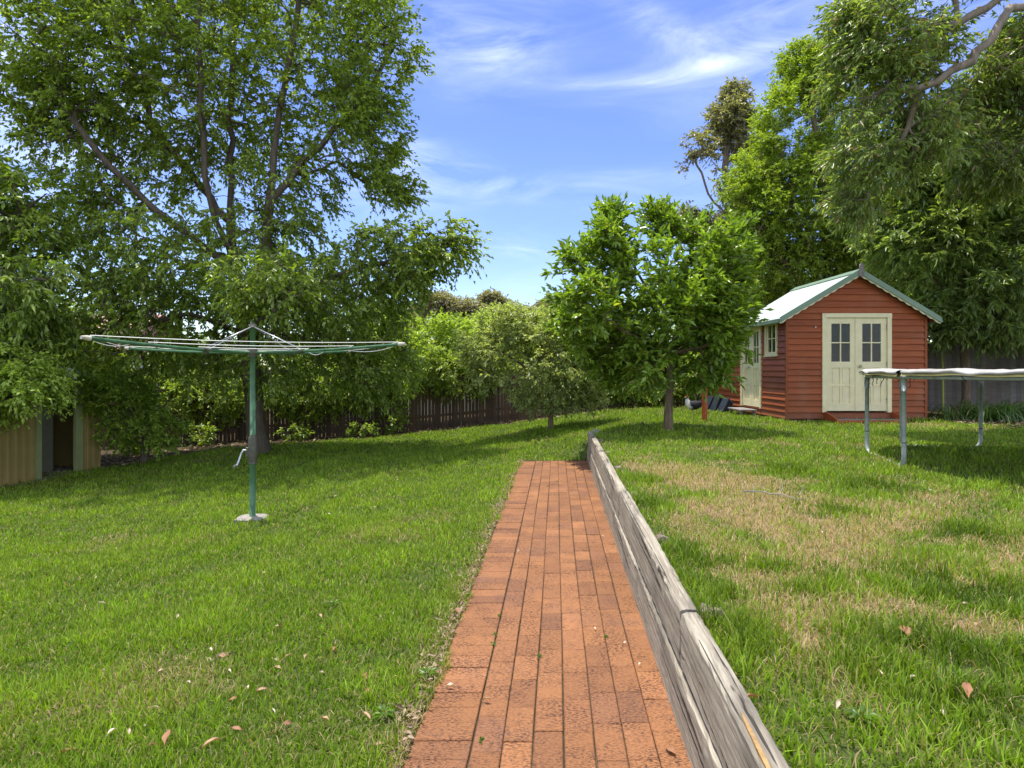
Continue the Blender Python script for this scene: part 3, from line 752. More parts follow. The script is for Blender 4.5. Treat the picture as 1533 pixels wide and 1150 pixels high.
        make_tree('gum_tree',lab,'tree',limbs,.3,bl,620,.36,.17,((.085,.10,.08),(.14,.16,.12)),300+i,droop=.5,nsub=3,nleaf=6,sublen=1.0,gap=.42,gapf=.35,group='distant gums on the skyline',twigs=False,tipr=.03,bark='bark_pale')
    # 9 bright fine-leaved tree behind the shed
    d=19; b=g(1240,610,d)
    limbs=[[b,at(1240,480,d),at(1238,390,d),at(1225,250,d),at(1210,110,d)],[at(1240,480,d),at(1215,390,d-.4),at(1165,260,d-.6)],[at(1240,480,d),at(1262,380,d),at(1265,230,d),at(1255,120,d)],[at(1240,470,d),at(1190,410,d-.4),at(1120,330,d-.8)],
           [at(1240,480,d),at(1285,400,d-.3),at(1310,300,d-.3)]]
    bl=[B(1200,105,32,40,d,.9,1.2),B(1235,110,26,48,d,.9),B(1185,180,55,60,d,1.3),B(1160,250,62,60,d,1.4),B(1135,330,52,62,d,1.4),B(1200,310,75,75,d-.3,1.6),B(1250,220,60,90,d,1.6),B(1160,400,70,50,d,1.4),B(1270,360,70,60,d,1.6),B(1110,290,28,50,d,.8)]
    make_tree('feathery_tree','tall bright green fine-leaved tree rising behind the red shed','tree',limbs,.2,bl,2900,.115,.042,
              ((.085,.155,.018),(.17,.265,.04)),108,droop=.35,nsub=4,nleaf=11,sublen=.42,gap=.40,gapf=.9,twigs=False,bark='bark_brown',bright=1.75)
    # 10 brownish gum
    d=27; b=g(1150,620,d)
    limbs=[[b,at(1140,480,d),at(1110,350,d),at(1085,250,d),at(1095,170,d)],[at(1110,350,d),at(1060,290,d),at(1040,230,d)],[at(1110,360,d),at(1060,340,d),at(1020,325,d)],[at(1085,250,d),at(1120,190,d)]]
    bl=[B(1048,235,30,35,d,1.2),B(1092,180,32,28,d,1.2),B(1030,325,32,18,d,1),B(1075,290,36,40,d,1.3),B(1040,275,22,20,d,.8),B(1110,250,40,70,d,1.5),B(1100,140,18,14,d,.6),B(1080,340,45,25,d,1.2)]
    make_tree('gum_tree','airy brownish olive gum tree behind the bright tree, against the sky','tree',limbs,.2,bl,640,.2,.07,
              ((.075,.095,.055),(.13,.155,.10)),109,droop=.7,nsub=4,nleaf=8,sublen=.6,gap=.42,gapf=.7,twigs=True,bark='bark_pale',tipr=.012)
    # 11 large eucalypt with the bare pale limb, top right
    d=10.2; b=g(1760,640,d)
    limbs=[[b,at(1755,450,d),at(1720,250,d),at(1640,90,d-.3),at(1560,-10,d-.5)],[at(1640,90,d-.3),at(1560,10,d-.6),at(1512,12,d-.7),at(1494,40,d-.8),at(1484,60,d-.8),at(1460,78,d-.8),at(1456,92,d-.8),at(1425,105,d-.8),at(1405,122,d-.8),at(1375,133,d-.8),at(1335,128,d-.7),at(1290,150,d-.6)],
           [at(1560,-10,d-.5),at(1500,-5,d-.4),at(1478,12,d-.4),at(1450,25,d-.4),at(1432,38,d-.4),at(1395,38,d-.3),at(1330,20,d-.2)],
           [at(1434,36,d-.4),at(1432,5,d-.4),at(1400,-50,d-.4),at(1300,-90,d)],[at(1720,250,d),at(1640,270,d+.5),at(1560,250,d+.8),at(1490,220,d+1)],[at(1560,-10,d-.5),at(1500,-110,d),at(1380,-160,d)],
           [at(1375,133,d-.8),at(1360,190,d-.6),at(1330,250,d-.4)]]
    bl=[B(1335,60,70,75,d-.3,1.2),B(1300,110,42,70,d-.3,.9),B(1295,210,36,60,d-.4,.8),B(1275,30,24,40,d,.5),B(1480,110,50,40,d+.5,.8),B(1440,165,45,35,d+.3,.7),B(1520,60,40,30,d+.8,.8),B(1410,60,45,35,d+.4,.7),B(1340,210,70,60,d-.2,1.1),B(1390,90,45,28,d-.5,.6,1.1),B(1395,175,55,35,d,.8),B(1385,10,40,25,d-.3,.6),B(1505,150,50,50,d+.3,.9),B(1560,90,60,60,d+.3,1),B(1440,-80,150,60,d,1.6),B(1290,290,40,50,d,.6),
        B(1480,240,60,50,d+.6,.9),B(1580,200,60,80,d+.5,1)]
    make_tree('eucalyptus_tree','large gum tree overhanging the top right corner with bare crooked pale limbs','tree',limbs,.115,bl,1500,.14,.036,
              ((.065,.12,.032),(.135,.21,.06)),110,droop=.8,nsub=4,nleaf=8,sublen=.45,gap=.46,gapf=1.3,bark='bark_pale',yellow=.06,ycol=(.32,.22,.12),upb=.35,tipr=.006,bright=1.9)
    # 12 dark green tree with long leaf sprays on the right
    d=13.6; b=g(1446,640,d)
    limbs=[[b,at(1446,560,d),at(1444,500,d),at(1440,420,d),at(1440,320,d),at(1450,230,d)],[at(1444,500,d),at(1490,440,d-.5),at(1540,390,d-.8)],[at(1440,470,d),at(1400,420,d-.4),at(1360,380,d-.5)],[at(1440,330,d),at(1500,280,d-.3),at(1560,260,d)],[at(1440,330,d),at(1380,290,d-.2),at(1340,260,d)]]
    bl=[B(1440,250,95,70,d,1.6),B(1360,280,50,60,d,1.2),B(1500,330,80,75,d-.2,1.5),B(1390,370,75,60,d-.3,1.4),B(1460,420,90,60,d-.4,1.5),B(1550,420,70,90,d-.2,1.5),B(1410,470,50,35,d-.3,.9),B(1500,490,60,25,d-.5,.8),B(1340,340,40,50,d,1),B(1580,250,80,90,d,1.5),B(1620,480,50,80,d,1)]
    make_tree('evergreen_tree','dark green long-leaved tree with a thin trunk behind the trampoline','tree',limbs,.09,bl,1900,.17,.04,
              ((.05,.095,.028),(.11,.175,.06)),111,droop=.6,nsub=4,nleaf=11,sublen=.42,gap=.38,gapf=1.0,bark='bark_brown',yellow=.01,bright=2.2)
    # fill behind the right-hand fence and behind the shed
    fill=[(1330,400,70,60,21,'dark evergreen tree behind the shed roof ridge, right of the bright tree'),(1420,280,90,130,21,'tall dark tree behind the long-leaved tree on the right'),(1520,250,110,190,20,'tall dark tree beyond the grey fence at the right edge'),(1140,430,60,60,22,'shaded tree behind the left slope of the shed roof'),
          (1500,480,110,60,19,'shaded shrub beyond the grey fence behind the trampoline'),(1060,470,45,70,23,'shaded tree between the lawn tree and the shed roof'),(1640,380,80,120,17,'dark tree beyond the grey fence outside the right edge'),(-60,560,120,110,17,'dark tree beyond the fence behind the left edge'),(60,500,70,60,17.5,'green tree behind the beige shed by the tiled roof')]
    for i,(px,py,rx,ry,d,lab) in enumerate(fill):
        b=g(px,640,d)
        limbs=[[b,at(px,py+ry*.6,d),at(px+4,py-ry*.3,d)],[at(px,py+ry*.7,d),at(px-rx*.5,py,d)],[at(px,py+ry*.7,d),at(px+rx*.5,py+5,d)]]
        bl=[B(px,py,rx,ry,d,1.5),B(px-rx*.5,py+ry*.5,rx*.6,ry*.6,d,1.2),B(px+rx*.5,py+ry*.4,rx*.6,ry*.7,d,1.2),B(px,py+ry*.9,rx*.9,ry*.6,d,1.2)]
        make_tree('evergreen_tree',lab,'tree',limbs,.12,bl,620,.15,.06,((.045,.085,.02),(.10,.16,.04)),400+i,droop=.5,nsub=4,nleaf=9,sublen=.5,gap=.36,gapf=.8,group='evergreens beyond the fences',twigs=False,bright=2.5)
trees()

# ------------------------------------------------------------------ lapped boards
def boards(mb, z0, z1, bh, span, place, rnd, thick=.03, openings=()):
    """span(z)->(u0,u1); place(u,out,z)->world; openings: (u0,u1,z0,z1)"""
    n=max(1,round((z1-z0)/bh))
    zs=[z0+(z1-z0)*i/n for i in range(n+1)]
    cuts=set()
    for o in openings: cuts.update((o[2],o[3]))
    for i in range(n):
        za,zb=zs[i],zs[i+1]
        k=rnd.uniform(.82,1.12); mb.cur=(k,k*rnd.uniform(.95,1.03),k*rnd.uniform(.9,1.05))
        sub=sorted({za,zb}|{c for c in cuts if za+1e-4<c<zb-1e-4})
        for a,b in zip(sub[:-1],sub[1:]):
            fa=(a-za)/(zb-za); fb=(b-za)/(zb-za)
            ob=.003+thick*(1-fa); ot=.003+thick*(1-fb)
            ua,ub=span(a),span(b)
            segs=[(ua[0],ua[1],ub[0],ub[1])]
            for o in openings:
                if o[2]<=a+1e-4 and o[3]>=b-1e-4:
                    ns=[]
                    for (p,q,r,s) in segs:
                        if p<o[0]: ns.append((p,min(q,o[0]),r,min(s,o[0])))
                        if q>o[1]: ns.append((max(p,o[1]),q,max(r,o[1]),s))
                    segs=ns
            for (p,q,r,s) in segs:
                if q-p<.004 and s-r<.004: continue
                pts=[place(p,0,a),place(q,0,a),place(s,0,b),place(r,0,b),place(p,ob,a),place(q,ob,a),place(s,ot,b),place(r,ot,b)]
                mb.add(pts,[(0,1,2,3),(4,7,6,5),(0,4,5,1),(1,5,6,2),(2,6,7,3),(3,7,4,0)])

# ------------------------------------------------------------------ red garden shed
def build_shed():
    rnd=random.Random(3)
    X0,X1,Y0,Y1=5.74,8.645,12.3,14.78
    zb,ze,xa=.47,2.60,(5.74+8.645)/2; za=ze+.6*(xa-X0)
    root=thing('garden_shed','red-brown weatherboard garden shed with pale green metal roof and cream french doors','shed',(xa,Y0,.43),0)
    ox,oy,oz=xa,Y0,.43
    def T(f): return lambda u,o,z: tuple(np.array(f(u,o,z))-np.array((ox,oy,oz)))
    front=T(lambda u,o,z:(u,Y0-o,z)); left=T(lambda u,o,z:(X0-o,u,z)); right=T(lambda u,o,z:(X1+o,u,z)); back=T(lambda u,o,z:(u,Y1+o,z))
    gable=lambda z:(X0,X1) if z<=ze else (X0+(z-ze)/.6, X1-(z-ze)/.6)
    D0,D1,DZ0,DZ1=6.475,7.92,.60,2.665             # front door opening incl. frame
    mb=MB(); boards(mb,zb,za-.02,.128,gable,front,rnd,openings=[(D0,D1,DZ0,DZ1)])
    mb.build('front_wall',M['board_red'],root,colattr=True)
    S0,S1=13.47,14.66; W0,W1=12.66,13.26
    mb=MB(); boards(mb,zb,ze,.128,lambda z:(Y0,Y1),left,rnd,openings=[(S0,S1,.60,2.585),(W0,W1,1.78,2.585)])
    mb.build('side_wall',M['board_red'],root,colattr=True)
    mb=MB(); boards(mb,zb,ze,.128,lambda z:(Y0,Y1),right,rnd); mb.build('side_wall',M['board_red'],root,colattr=True)
    mb=MB(); boards(mb,zb,za-.02,.128,gable,back,rnd); mb.build('back_wall',M['board_red'],root,colattr=True)
    # corner stops and base bearers
    for x in (X0-.022,X1-.022+.0):
        mb=MB(); mb.cur=(.85,.85,.85); mb.box(x-ox-.004,x-ox+.046,-.034,.012,zb-oz-.02,ze-oz+ (0.0)); mb.build('corner_post',M['board_red'],root,colattr=True)
    mb=MB(); mb.cur=(.8,.8,.8); mb.box(X0-ox+.02,X1-ox-.02,.03,.07,-.2,zb-oz); mb.box(X0-ox+.02,X0-ox+.07,.07,Y1-oy,-.2,zb-oz); mb.build('base_bearer',M['board_red'],root,colattr=True)
    # interior lining and floor
    mb=MB()
    for i in range(24):
        k=rnd.uniform(.7,1.1); mb.cur=(k,k,k); u=X0+.03+(X1-X0-.06)*i/24
        mb.box(u-ox,u-ox+(X1-X0-.06)/24-.006,Y1-oy-.03,Y1-oy-.012,zb-oz,ze-oz)
    mb.build('inner_lining',M['lining'],root,colattr=True)
    mb=MB(); mb.cur=(.6,.5,.4); mb.box(X0-ox+.02,X1-ox-.02,.02,Y1-oy-.035,zb-oz+.0,zb-oz+.08); mb.build('floor',M['lining'],root,colattr=True)
    # roof: two corrugated slopes
    def slope(sgn,name):
        nu=150; vs=[];fs=[]
        y0,y1=Y0-.17,Y1+.13
        run=1.455+.20; 
        for i in range(nu+1):
            y=y0+(y1-y0)*i/nu; c=.008*math.cos(i*2*math.pi/4.0)
            for j,(h,f) in enumerate(((0,0.0),(0,1.0),(-.012,1.0),(-.012,0.0))):
                x=xa+sgn*(.0+run*f); z=za+.075-.6*run*f+c+h
                vs.append((x-ox,y-oy,z-oz))
        for i in range(nu):
            b=i*4
            for j in range(4):
                jj=(j+1)%4; fs.append((b+j,b+jj,b+4+jj,b+4+j))
        mb=MB(); mb.add(vs,fs,False); return mb.build(name,M['roof'],root)
    ra=slope(-1,'roof'); slope(1,'roof')
    mb=MB(); y0,y1=Y0-.185-oy,Y1+.14-oy
    mb.prism([(-.15,za-oz+.005),(0,za-oz+.098),(.15,za-oz+.005),(.15,za-oz+.013),(0,za-oz+.108),(-.15,za-oz+.013)],y0,y1,'y'); mb.build('ridge_cap',M['trim_green'],root)
    # gutters/fascias
    for sgn in (-1,1):
        mb=MB(); xe=xa+sgn*(1.655); zz=za+.075-.6*1.655
        a=xe-ox; mb.prism([(a-.045,zz-oz-.085),(a+.045,zz-oz-.085),(a+.05,zz-oz-.012),(a+.04,zz-oz-.012),(a+.035,zz-oz-.075),(a-.035,zz-oz-.075),(a-.04,zz-oz-.012),(a-.05,zz-oz-.012)],Y0-.165-oy,Y1+.12-oy,'y')
        mb.build('gutter',M['trim_green'],root)
        mb=MB(); mb.cur=(.8,.8,.8); xs=xa+sgn*1.575-ox; mb.box(xs-.012,xs+.012,Y0-.10-oy,Y1+.1-oy,ze-oz-.10,ze-oz-.035); mb.build('fascia_board',M['board_red'],root,colattr=True)
    # barge boards, scalloped valance, finial (front)
    yb=Y0-.165-oy
    for sgn in (-1,1):
        def on(f,off): return (sgn*(1.665*f), za+.075-oz-.6*1.665*f+off)
        mb=MB(); poly=[on(0,.03),on(1,.03),on(1,-.085),on(0,-.085)]
        mb.prism(poly,yb-.022,yb,'y'); mb.build('barge_board',M['trim_green'],root)
        pts=[on(0,-.07),on(1,-.07)]
        n=11; low=[]
        for i in range(n*6+1):
            f=1-i/(n*6); ph=(i/6.0)%1
            low.append(on(f,-.10-.026*abs(math.sin(math.pi*i/6.0))))
        mb=MB(); mb.prism(pts+low,yb+.004,yb+.018,'y'); mb.build('scalloped_valance',M['board_cream'],root)
    mb=MB(); za2=za-oz
    poly=[(-.042,za2-.06),(.042,za2-.06),(.045,za2+.14),(.036,za2+.185),(.018,za2+.208),(0,za2+.214),(-.018,za2+.208),(-.036,za2+.185),(-.045,za2+.14)]
    mb.prism(poly,yb-.055,yb-.026,'y'); mb.build('finial',M['grey_wood'],root)
    # ---- doors.  local frame: u across, z up, o outward
    def leafdoor(place,u0,u1,z0,z1,flip,knob):
        """one french door leaf as a part with window panes (glass), panels"""
        mb=MB()
        def bx(a,b,c,d,o0,o1):
            P=[place(a,o0,c),place(b,o0,c),place(b,o0,d),place(a,o0,d),place(a,o1,c),place(b,o1,c),place(b,o1,d),place(a,o1,d)]
            mb.add(P,[(0,1,2,3),(7,6,5,4),(0,4,5,1),(1,5,6,2),(2,6,7,3),(3,7,4,0)])
        w=u1-u0; st=.115; tr=.12; br=.16; mid0=z0+.90; mid1=z0+1.03
        bx(u0,u0+st,z0,z1,-.02,.02); bx(u1-st,u1,z0,z1,-.02,.02)
        a,b=u0+st,u1-st
        bx(a,b,z0,z0+br,-.02,.02); bx(a,b,mid0,mid1,-.02,.02); bx(a,b,z1-tr,z1,-.02,.02)
        # lower panels: 2 x 2 recessed with thin muntins
        m=(a+b)/2; hz=(z0+br+mid0)/2
        bx(a,b,z0+br,mid0,-.012,.002)
        bx(m-.016,m+.016,z0+br,mid0,.002,.017); bx(a,m-.016,hz-.018,hz+.018,.002,.019); bx(m+.016,b,hz-.018,hz+.018,.002,.019)
        for (p,q) in ((a,m-.016),(m+.016,b)):
            for (r,s) in ((z0+br,hz-.018),(hz+.018,mid0)):
                bx(p+.03,q-.03,r+.03,s-.03,.002,.010)
        # glazing bars
        hz2=(mid1+z1-tr)/2
        bx(m-.012,m+.012,mid1,z1-tr,-.016,.016); bx(a,m-.012,hz2-.012,hz2+.012,-.015,.015); bx(m+.012,b,hz2-.012,hz2+.012,-.015,.015)
        o=mb.build('door',M['board_cream'],root)
        for hz_ in (z0+.22,(z0+z1)/2,z1-.2):
            hb=MB(); uh=u0+.004 if flip else u1-.004
            hb.tube([place(uh,.024,hz_-.045),place(uh,.024,hz_+.045)],.007,8); hb.build('hinge',M['knob'],o)
        mbp=MB(); mb=mbp
        def bx2(a,b,c,d,o0,o1):
            P=[place(a,o0,c),place(b,o0,c),place(b,o0,d),place(a,o0,d),place(a,o1,c),place(b,o1,c),place(b,o1,d),place(a,o1,d)]
            mbp.add(P,[(0,1,2,3),(7,6,5,4),(0,4,5,1),(1,5,6,2),(2,6,7,3),(3,7,4,0)])
        bx2(a,b,mid1,z1-tr,-.003,.003); mbp.build('window_pane',M['glass'],o)
        if knob:
            mbk=MB(); uk=(u1-.05) if flip else (u0+.05); zk=z0+.93
            p0=Vector(place(uk,.02,zk)); p1=Vector(place(uk,.055,zk)); p2=Vector(place(uk,.095,zk))
            mbk.tube([p0,p1],.012,10); mbk.tube([p1,p1*.7+p2*.3,p1*.3+p2*.7,p2],[.016,.03,.03,.012],12); mbk.build('door_knob',M['knob'],o)
        return o
    def frame(place,u0,u1,z0,z1,w,name='door_frame',sill=False):
        mb=MB()
        def bx(a,b,c,d,o0,o1):
            P=[place(a,o0,c),place(b,o0,c),place(b,o0,d),place(a,o0,d),place(a,o1,c),place(b,o1,c),place(b,o1,d),place(a,o1,d)]
            mb.add(P,[(0,1,2,3),(7,6,5,4),(0,4,5,1),(1,5,6,2),(2,6,7,3),(3,7,4,0)])
        bx(u0,u0+w,z0,z1-w,-.06,.045); bx(u1-w,u1,z0,z1-w,-.06,.045); bx(u0-.004,u1+.004,z1-w,z1+.004,-.06,.048)
        if sill: bx(u0-.006,u1+.006,z0,z0+.04,-.055,.06)
        return mb.build(name,M['board_cream'],root)
    frame(front,D0,D1,DZ0,DZ1,.085)
    a,b=D0+.088,D1-.088; m=(a+b)/2
    rec=lambda u,o,z: front(u,o-.012,z)
    leafdoor(rec,a,m-.012,DZ0+.03,DZ1-.09,True,False); leafdoor(rec,m+.012,b,DZ0+.03,DZ1-.09,False,True)
    mb=MB(); P=[rec(m-.025,.02,DZ0+.03),rec(m+.02,.02,DZ0+.03),rec(m+.02,.02,DZ1-.09),rec(m-.025,.02,DZ1-.09),rec(m-.025,.034,DZ0+.03),rec(m+.02,.034,DZ0+.03),rec(m+.02,.034,DZ1-.09),rec(m-.025,.034,DZ1-.09)]
    mb.add(P,[(0,1,2,3),(7,6,5,4),(0,4,5,1),(1,5,6,2),(2,6,7,3),(3,7,4,0)]); mb.build('meeting_strip',M['board_cream'],root)
    frame(left,S0,S1,.60,2.585,.07)
    a,b=S0+.073,S1-.073; m=(a+b)/2; recl=lambda u,o,z:left(u,o-.006,z)
    leafdoor(recl,a,m-.004,.62,2.51,True,False); leafdoor(recl,m+.004,b,.62,2.51,False,True)
    # side window
    fr=frame(left,W0,W1,1.78,2.585,.055,'window_frame',True)
    mb=MB()
    def bx(a,b,c,d,o0,o1):
        P=[left(a,o0,c),left(b,o0,c),left(b,o0,d),left(a,o0,d),left(a,o1,c),left(b,o1,c),left(b,o1,d),left(a,o1,d)]
        mb.add(P,[(0,1,2,3),(7,6,5,4),(0,4,5,1),(1,5,6,2),(2,6,7,3),(3,7,4,0)])
    a,b,c,e=W0+.056,W1-.056,1.822,2.528
    bx(a,a+.06,c,e,-.02,.02);bx(b-.06,b,c,e,-.02,.02);bx(a+.06,b-.06,c,c+.06,-.02,.02);bx(a+.06,b-.06,e-.06,e,-.02,.02)
    mm=(a+b)/2; bx(mm-.011,mm+.011,c+.06,e-.06,-.015,.016); hh=(c+e)/2; bx(a+.06,mm-.011,hh-.01,hh+.01,-.014,.015); bx(mm+.011,b-.06,hh-.01,hh+.01,-.014,.015)
    mb.build('window_sash',M['board_cream'],fr)
    mb=MB(); bx(a+.06,b-.06,c+.06,e-.06,-.003,.003); mb.build('window_pane',M['glass'],fr)
    # small number plate holes / hook by the door
    mb=MB(); mb.tube([front(6.33,.02,2.38),front(6.33,.05,2.38)],.012,8); mb.build('hook',M['knob'],root)
    # annex with lower roof behind
    mb=MB(); A1=17.0; boards(mb,.44,2.30,.128,lambda z:(Y1+.03,A1),T(lambda u,o,z:(X0+.06-o,u,z)),rnd); boards(mb,.44,2.30,.128,lambda z:(X0+.06,X1-.4),T(lambda u,o,z:(u,A1+o,z)),rnd)
    mb.build('annex_wall',M['board_red'],root,colattr=True)
    mb=MB(); mb.prism([(X0-.16-ox,2.34-oz),(X1-.3-ox,2.62-oz),(X1-.3-ox,2.65-oz),(X0-.16-ox,2.37-oz)],Y1+.15-oy,A1+.15-oy,'y'); mb.build('annex_roof',M['roof'],root)
    mb=MB(); mb.box(X0-.185-ox,X0-.16-ox,Y1+.15-oy,A1+.15-oy,2.24-oz,2.385-oz); mb.build('annex_fascia',M['board_cream'],root)
    # front step: two raked side boards, tread and kicker
    stp=thing('door_step','low red timber step with raked sides in front of the shed french doors','step',(xa,11.98,zf(xa,11.98)),0)
    z0=0
    for u in (6.53-xa,7.93-xa):
        mb=MB(); mb.prism([(-.18,-.05),(.28,-.05),(.28,.19),(.22,.19),(-.18,.075)],u-.016,u+.016,'x'); mb.build('side_board',M['red_post'],stp)
    mb=MB(); mb.box(6.548-xa,7.912-xa,-.17,-.145,-.05,.05); mb.build('front_board',M['red_post'],stp)
    mb=MB(); mb.box(6.548-xa,7.912-xa,-.144,.12,.03,.055); mb.build('tread',M['grey_wood'],stp)
    # little bench step at the side door
    sb=thing('side_step','small rough timber step on legs below the shed side doors','step',(X0-.28,14.0,zf(X0-.28,14.0)),0)
    mb=MB(); mb.box(-.17,.2,-.42,.42,.115,.15,.006); mb.build('tread',M['grey_wood'],sb)
    for dx,dy in ((-.13,-.34),(.15,-.34),(-.13,.34),(.15,.34)):
        mb=MB(); mb.box(dx-.025,dx+.025,dy-.025,dy+.025,-.05,.114); mb.build('leg',M['grey_wood'],sb)
build_shed()

# leaning slabs, post, hen
def near_shed():
    rnd=random.Random(8)
    for i,(y,x,w,h,lab) in enumerate(((14.98,5.44,.42,.36,'dark blue-grey slab leaning on the shed wall next to the side doors'),(15.42,5.40,.4,.45,'tallest dark slab leaning in the middle of the row by the shed annex'),(15.9,5.36,.42,.36,'dark slab leaning at the far end of the row by the shed annex'))):
        t=thing('leaning_slab',lab,'slab',(x,y,zf(x,y)),0,'dark slabs leaning on the shed annex')
        for k in range(3):
            mb=MB(); dx=k*.055
            mb.prism([(-.06+dx-.11,-.03),(-.02+dx-.11,-.03),(.16+dx-.11,h-k*.05),(.12+dx-.11,h-k*.05)],-w/2+k*.02,w/2-k*.03,'y'); mb.build('slab_layer',M['slab_blue'],t)
    x,y=3.9,11.9; t=thing('timber_post','square orange-red timber post on the lawn left of the shed','post',(x,y,zf(x,y)),.5)
    mb=MB(); mb.box(-.042,.042,-.042,.042,-.1,1.02,.006); mb.build('shaft',M['red_post'],t)
    mb=MB(); mb.prism([(-.046,1.021),(.046,1.021),(.03,1.05),(-.03,1.05)],-.046,.046,'y'); mb.build('cap',M['grey_wood'],t)
near_shed()

def build_hen():
    x,y=4.52,14.7; z=zf(x,y)
    m,nt=mat('black_and_white_plumage'); n=noise(nt,coords(nt),30,4)
    c=mix(nt,attr(nt),mix(nt,(.6,.6,.6),(1.2,1.2,1.2),n),1.0,'MULTIPLY'); out(nt,principled(nt,c,.7,.3,bump=n,bstr=.5,bdist=.01))
    t=thing('hen','black hen with a white breast standing on the lawn edge behind the timber post','hen',(x,y,z),0)
    # body as one lofted surface from tail to beak, facing left (-x)
    prof=[(.27,.30,.012,.02),(.24,.285,.035,.045),(.17,.245,.07,.085),(.08,.215,.095,.11),(0,.21,.10,.118),(-.07,.225,.088,.112),(-.115,.27,.062,.085),(-.135,.32,.044,.055),(-.145,.36,.036,.040),(-.152,.395,.034,.034),(-.165,.415,.030,.027),(-.19,.412,.016,.013),(-.215,.405,.003,.003)]
    mb=MB(); k=14; vs=[]; cs=[]; fs=[]
    pts=[Vector((p[0],0,p[1])) for p in prof]
    for i,p in enumerate(pts):
        dv=(pts[min(i+1,len(pts)-1)]-pts[max(0,i-1)]).normalized(); up=Vector((0,1,0)).cross(dv).normalized()*-1
        if i<9: pass
        for j in range(k):
            a=2*math.pi*j/k
            q=p+Vector((0,1,0))*math.cos(a)*prof[i][2]+up*math.sin(a)*prof[i][3]
            vs.append(q)
            wht=(prof[i][0]<-.03 and prof[i][0]>-.15 and (q.x<-.09 or q.z<.2))
            cs.append((.75,.73,.68) if wht else ((.5,.32,.1) if i>10 else (.02,.02,.024)))
    for i in range(len(pts)-1):
        for j in range(k):
            jj=(j+1)%k; fs.append((i*k+j,i*k+jj,(i+1)*k+jj,(i+1)*k+j))
    mb.add(vs,fs,True); mb.c=cs; mb.build('body',m,t,colattr=True)
    ml=m_simple('hen_leg_skin',(.55,.45,.28),.6,.3)
    for sy in (-.045,.045):
        mb=MB(); mb.tube([(-.005,sy,.14),(.012,sy,.08),(-.002,sy,.012)],[.02,.009,.008],8)
        for a in (-.5,0,.5): mb.tube([(-.002,sy,.012),(-.065*math.cos(a),sy+.065*math.sin(a),.004)],[.007,.004],6)
        mb.tube([(-.002,sy,.012),(.035,sy,.004)],[.007,.004],6); mb.build('leg',ml,t)
    mb=MB(); mb.prism([(-.135,.42),(-.19,.425),(-.192,.45),(-.178,.438),(-.172,.458),(-.16,.442),(-.15,.458),(-.142,.44)],-.005,.005,'y'); mb.build('comb',m_simple('red_comb',(.45,.03,.02),.5,.4),t)
    mb=MB(); mb.prism([(.18,.27),(.27,.28),(.36,.40),(.33,.43),(.25,.40),(.17,.30)],-.02,.02,'y'); mb.cur=(.02,.02,.024); mb.c=[mb.cur]*len(mb.v); mb.build('tail',m,t,colattr=True)
build_hen()

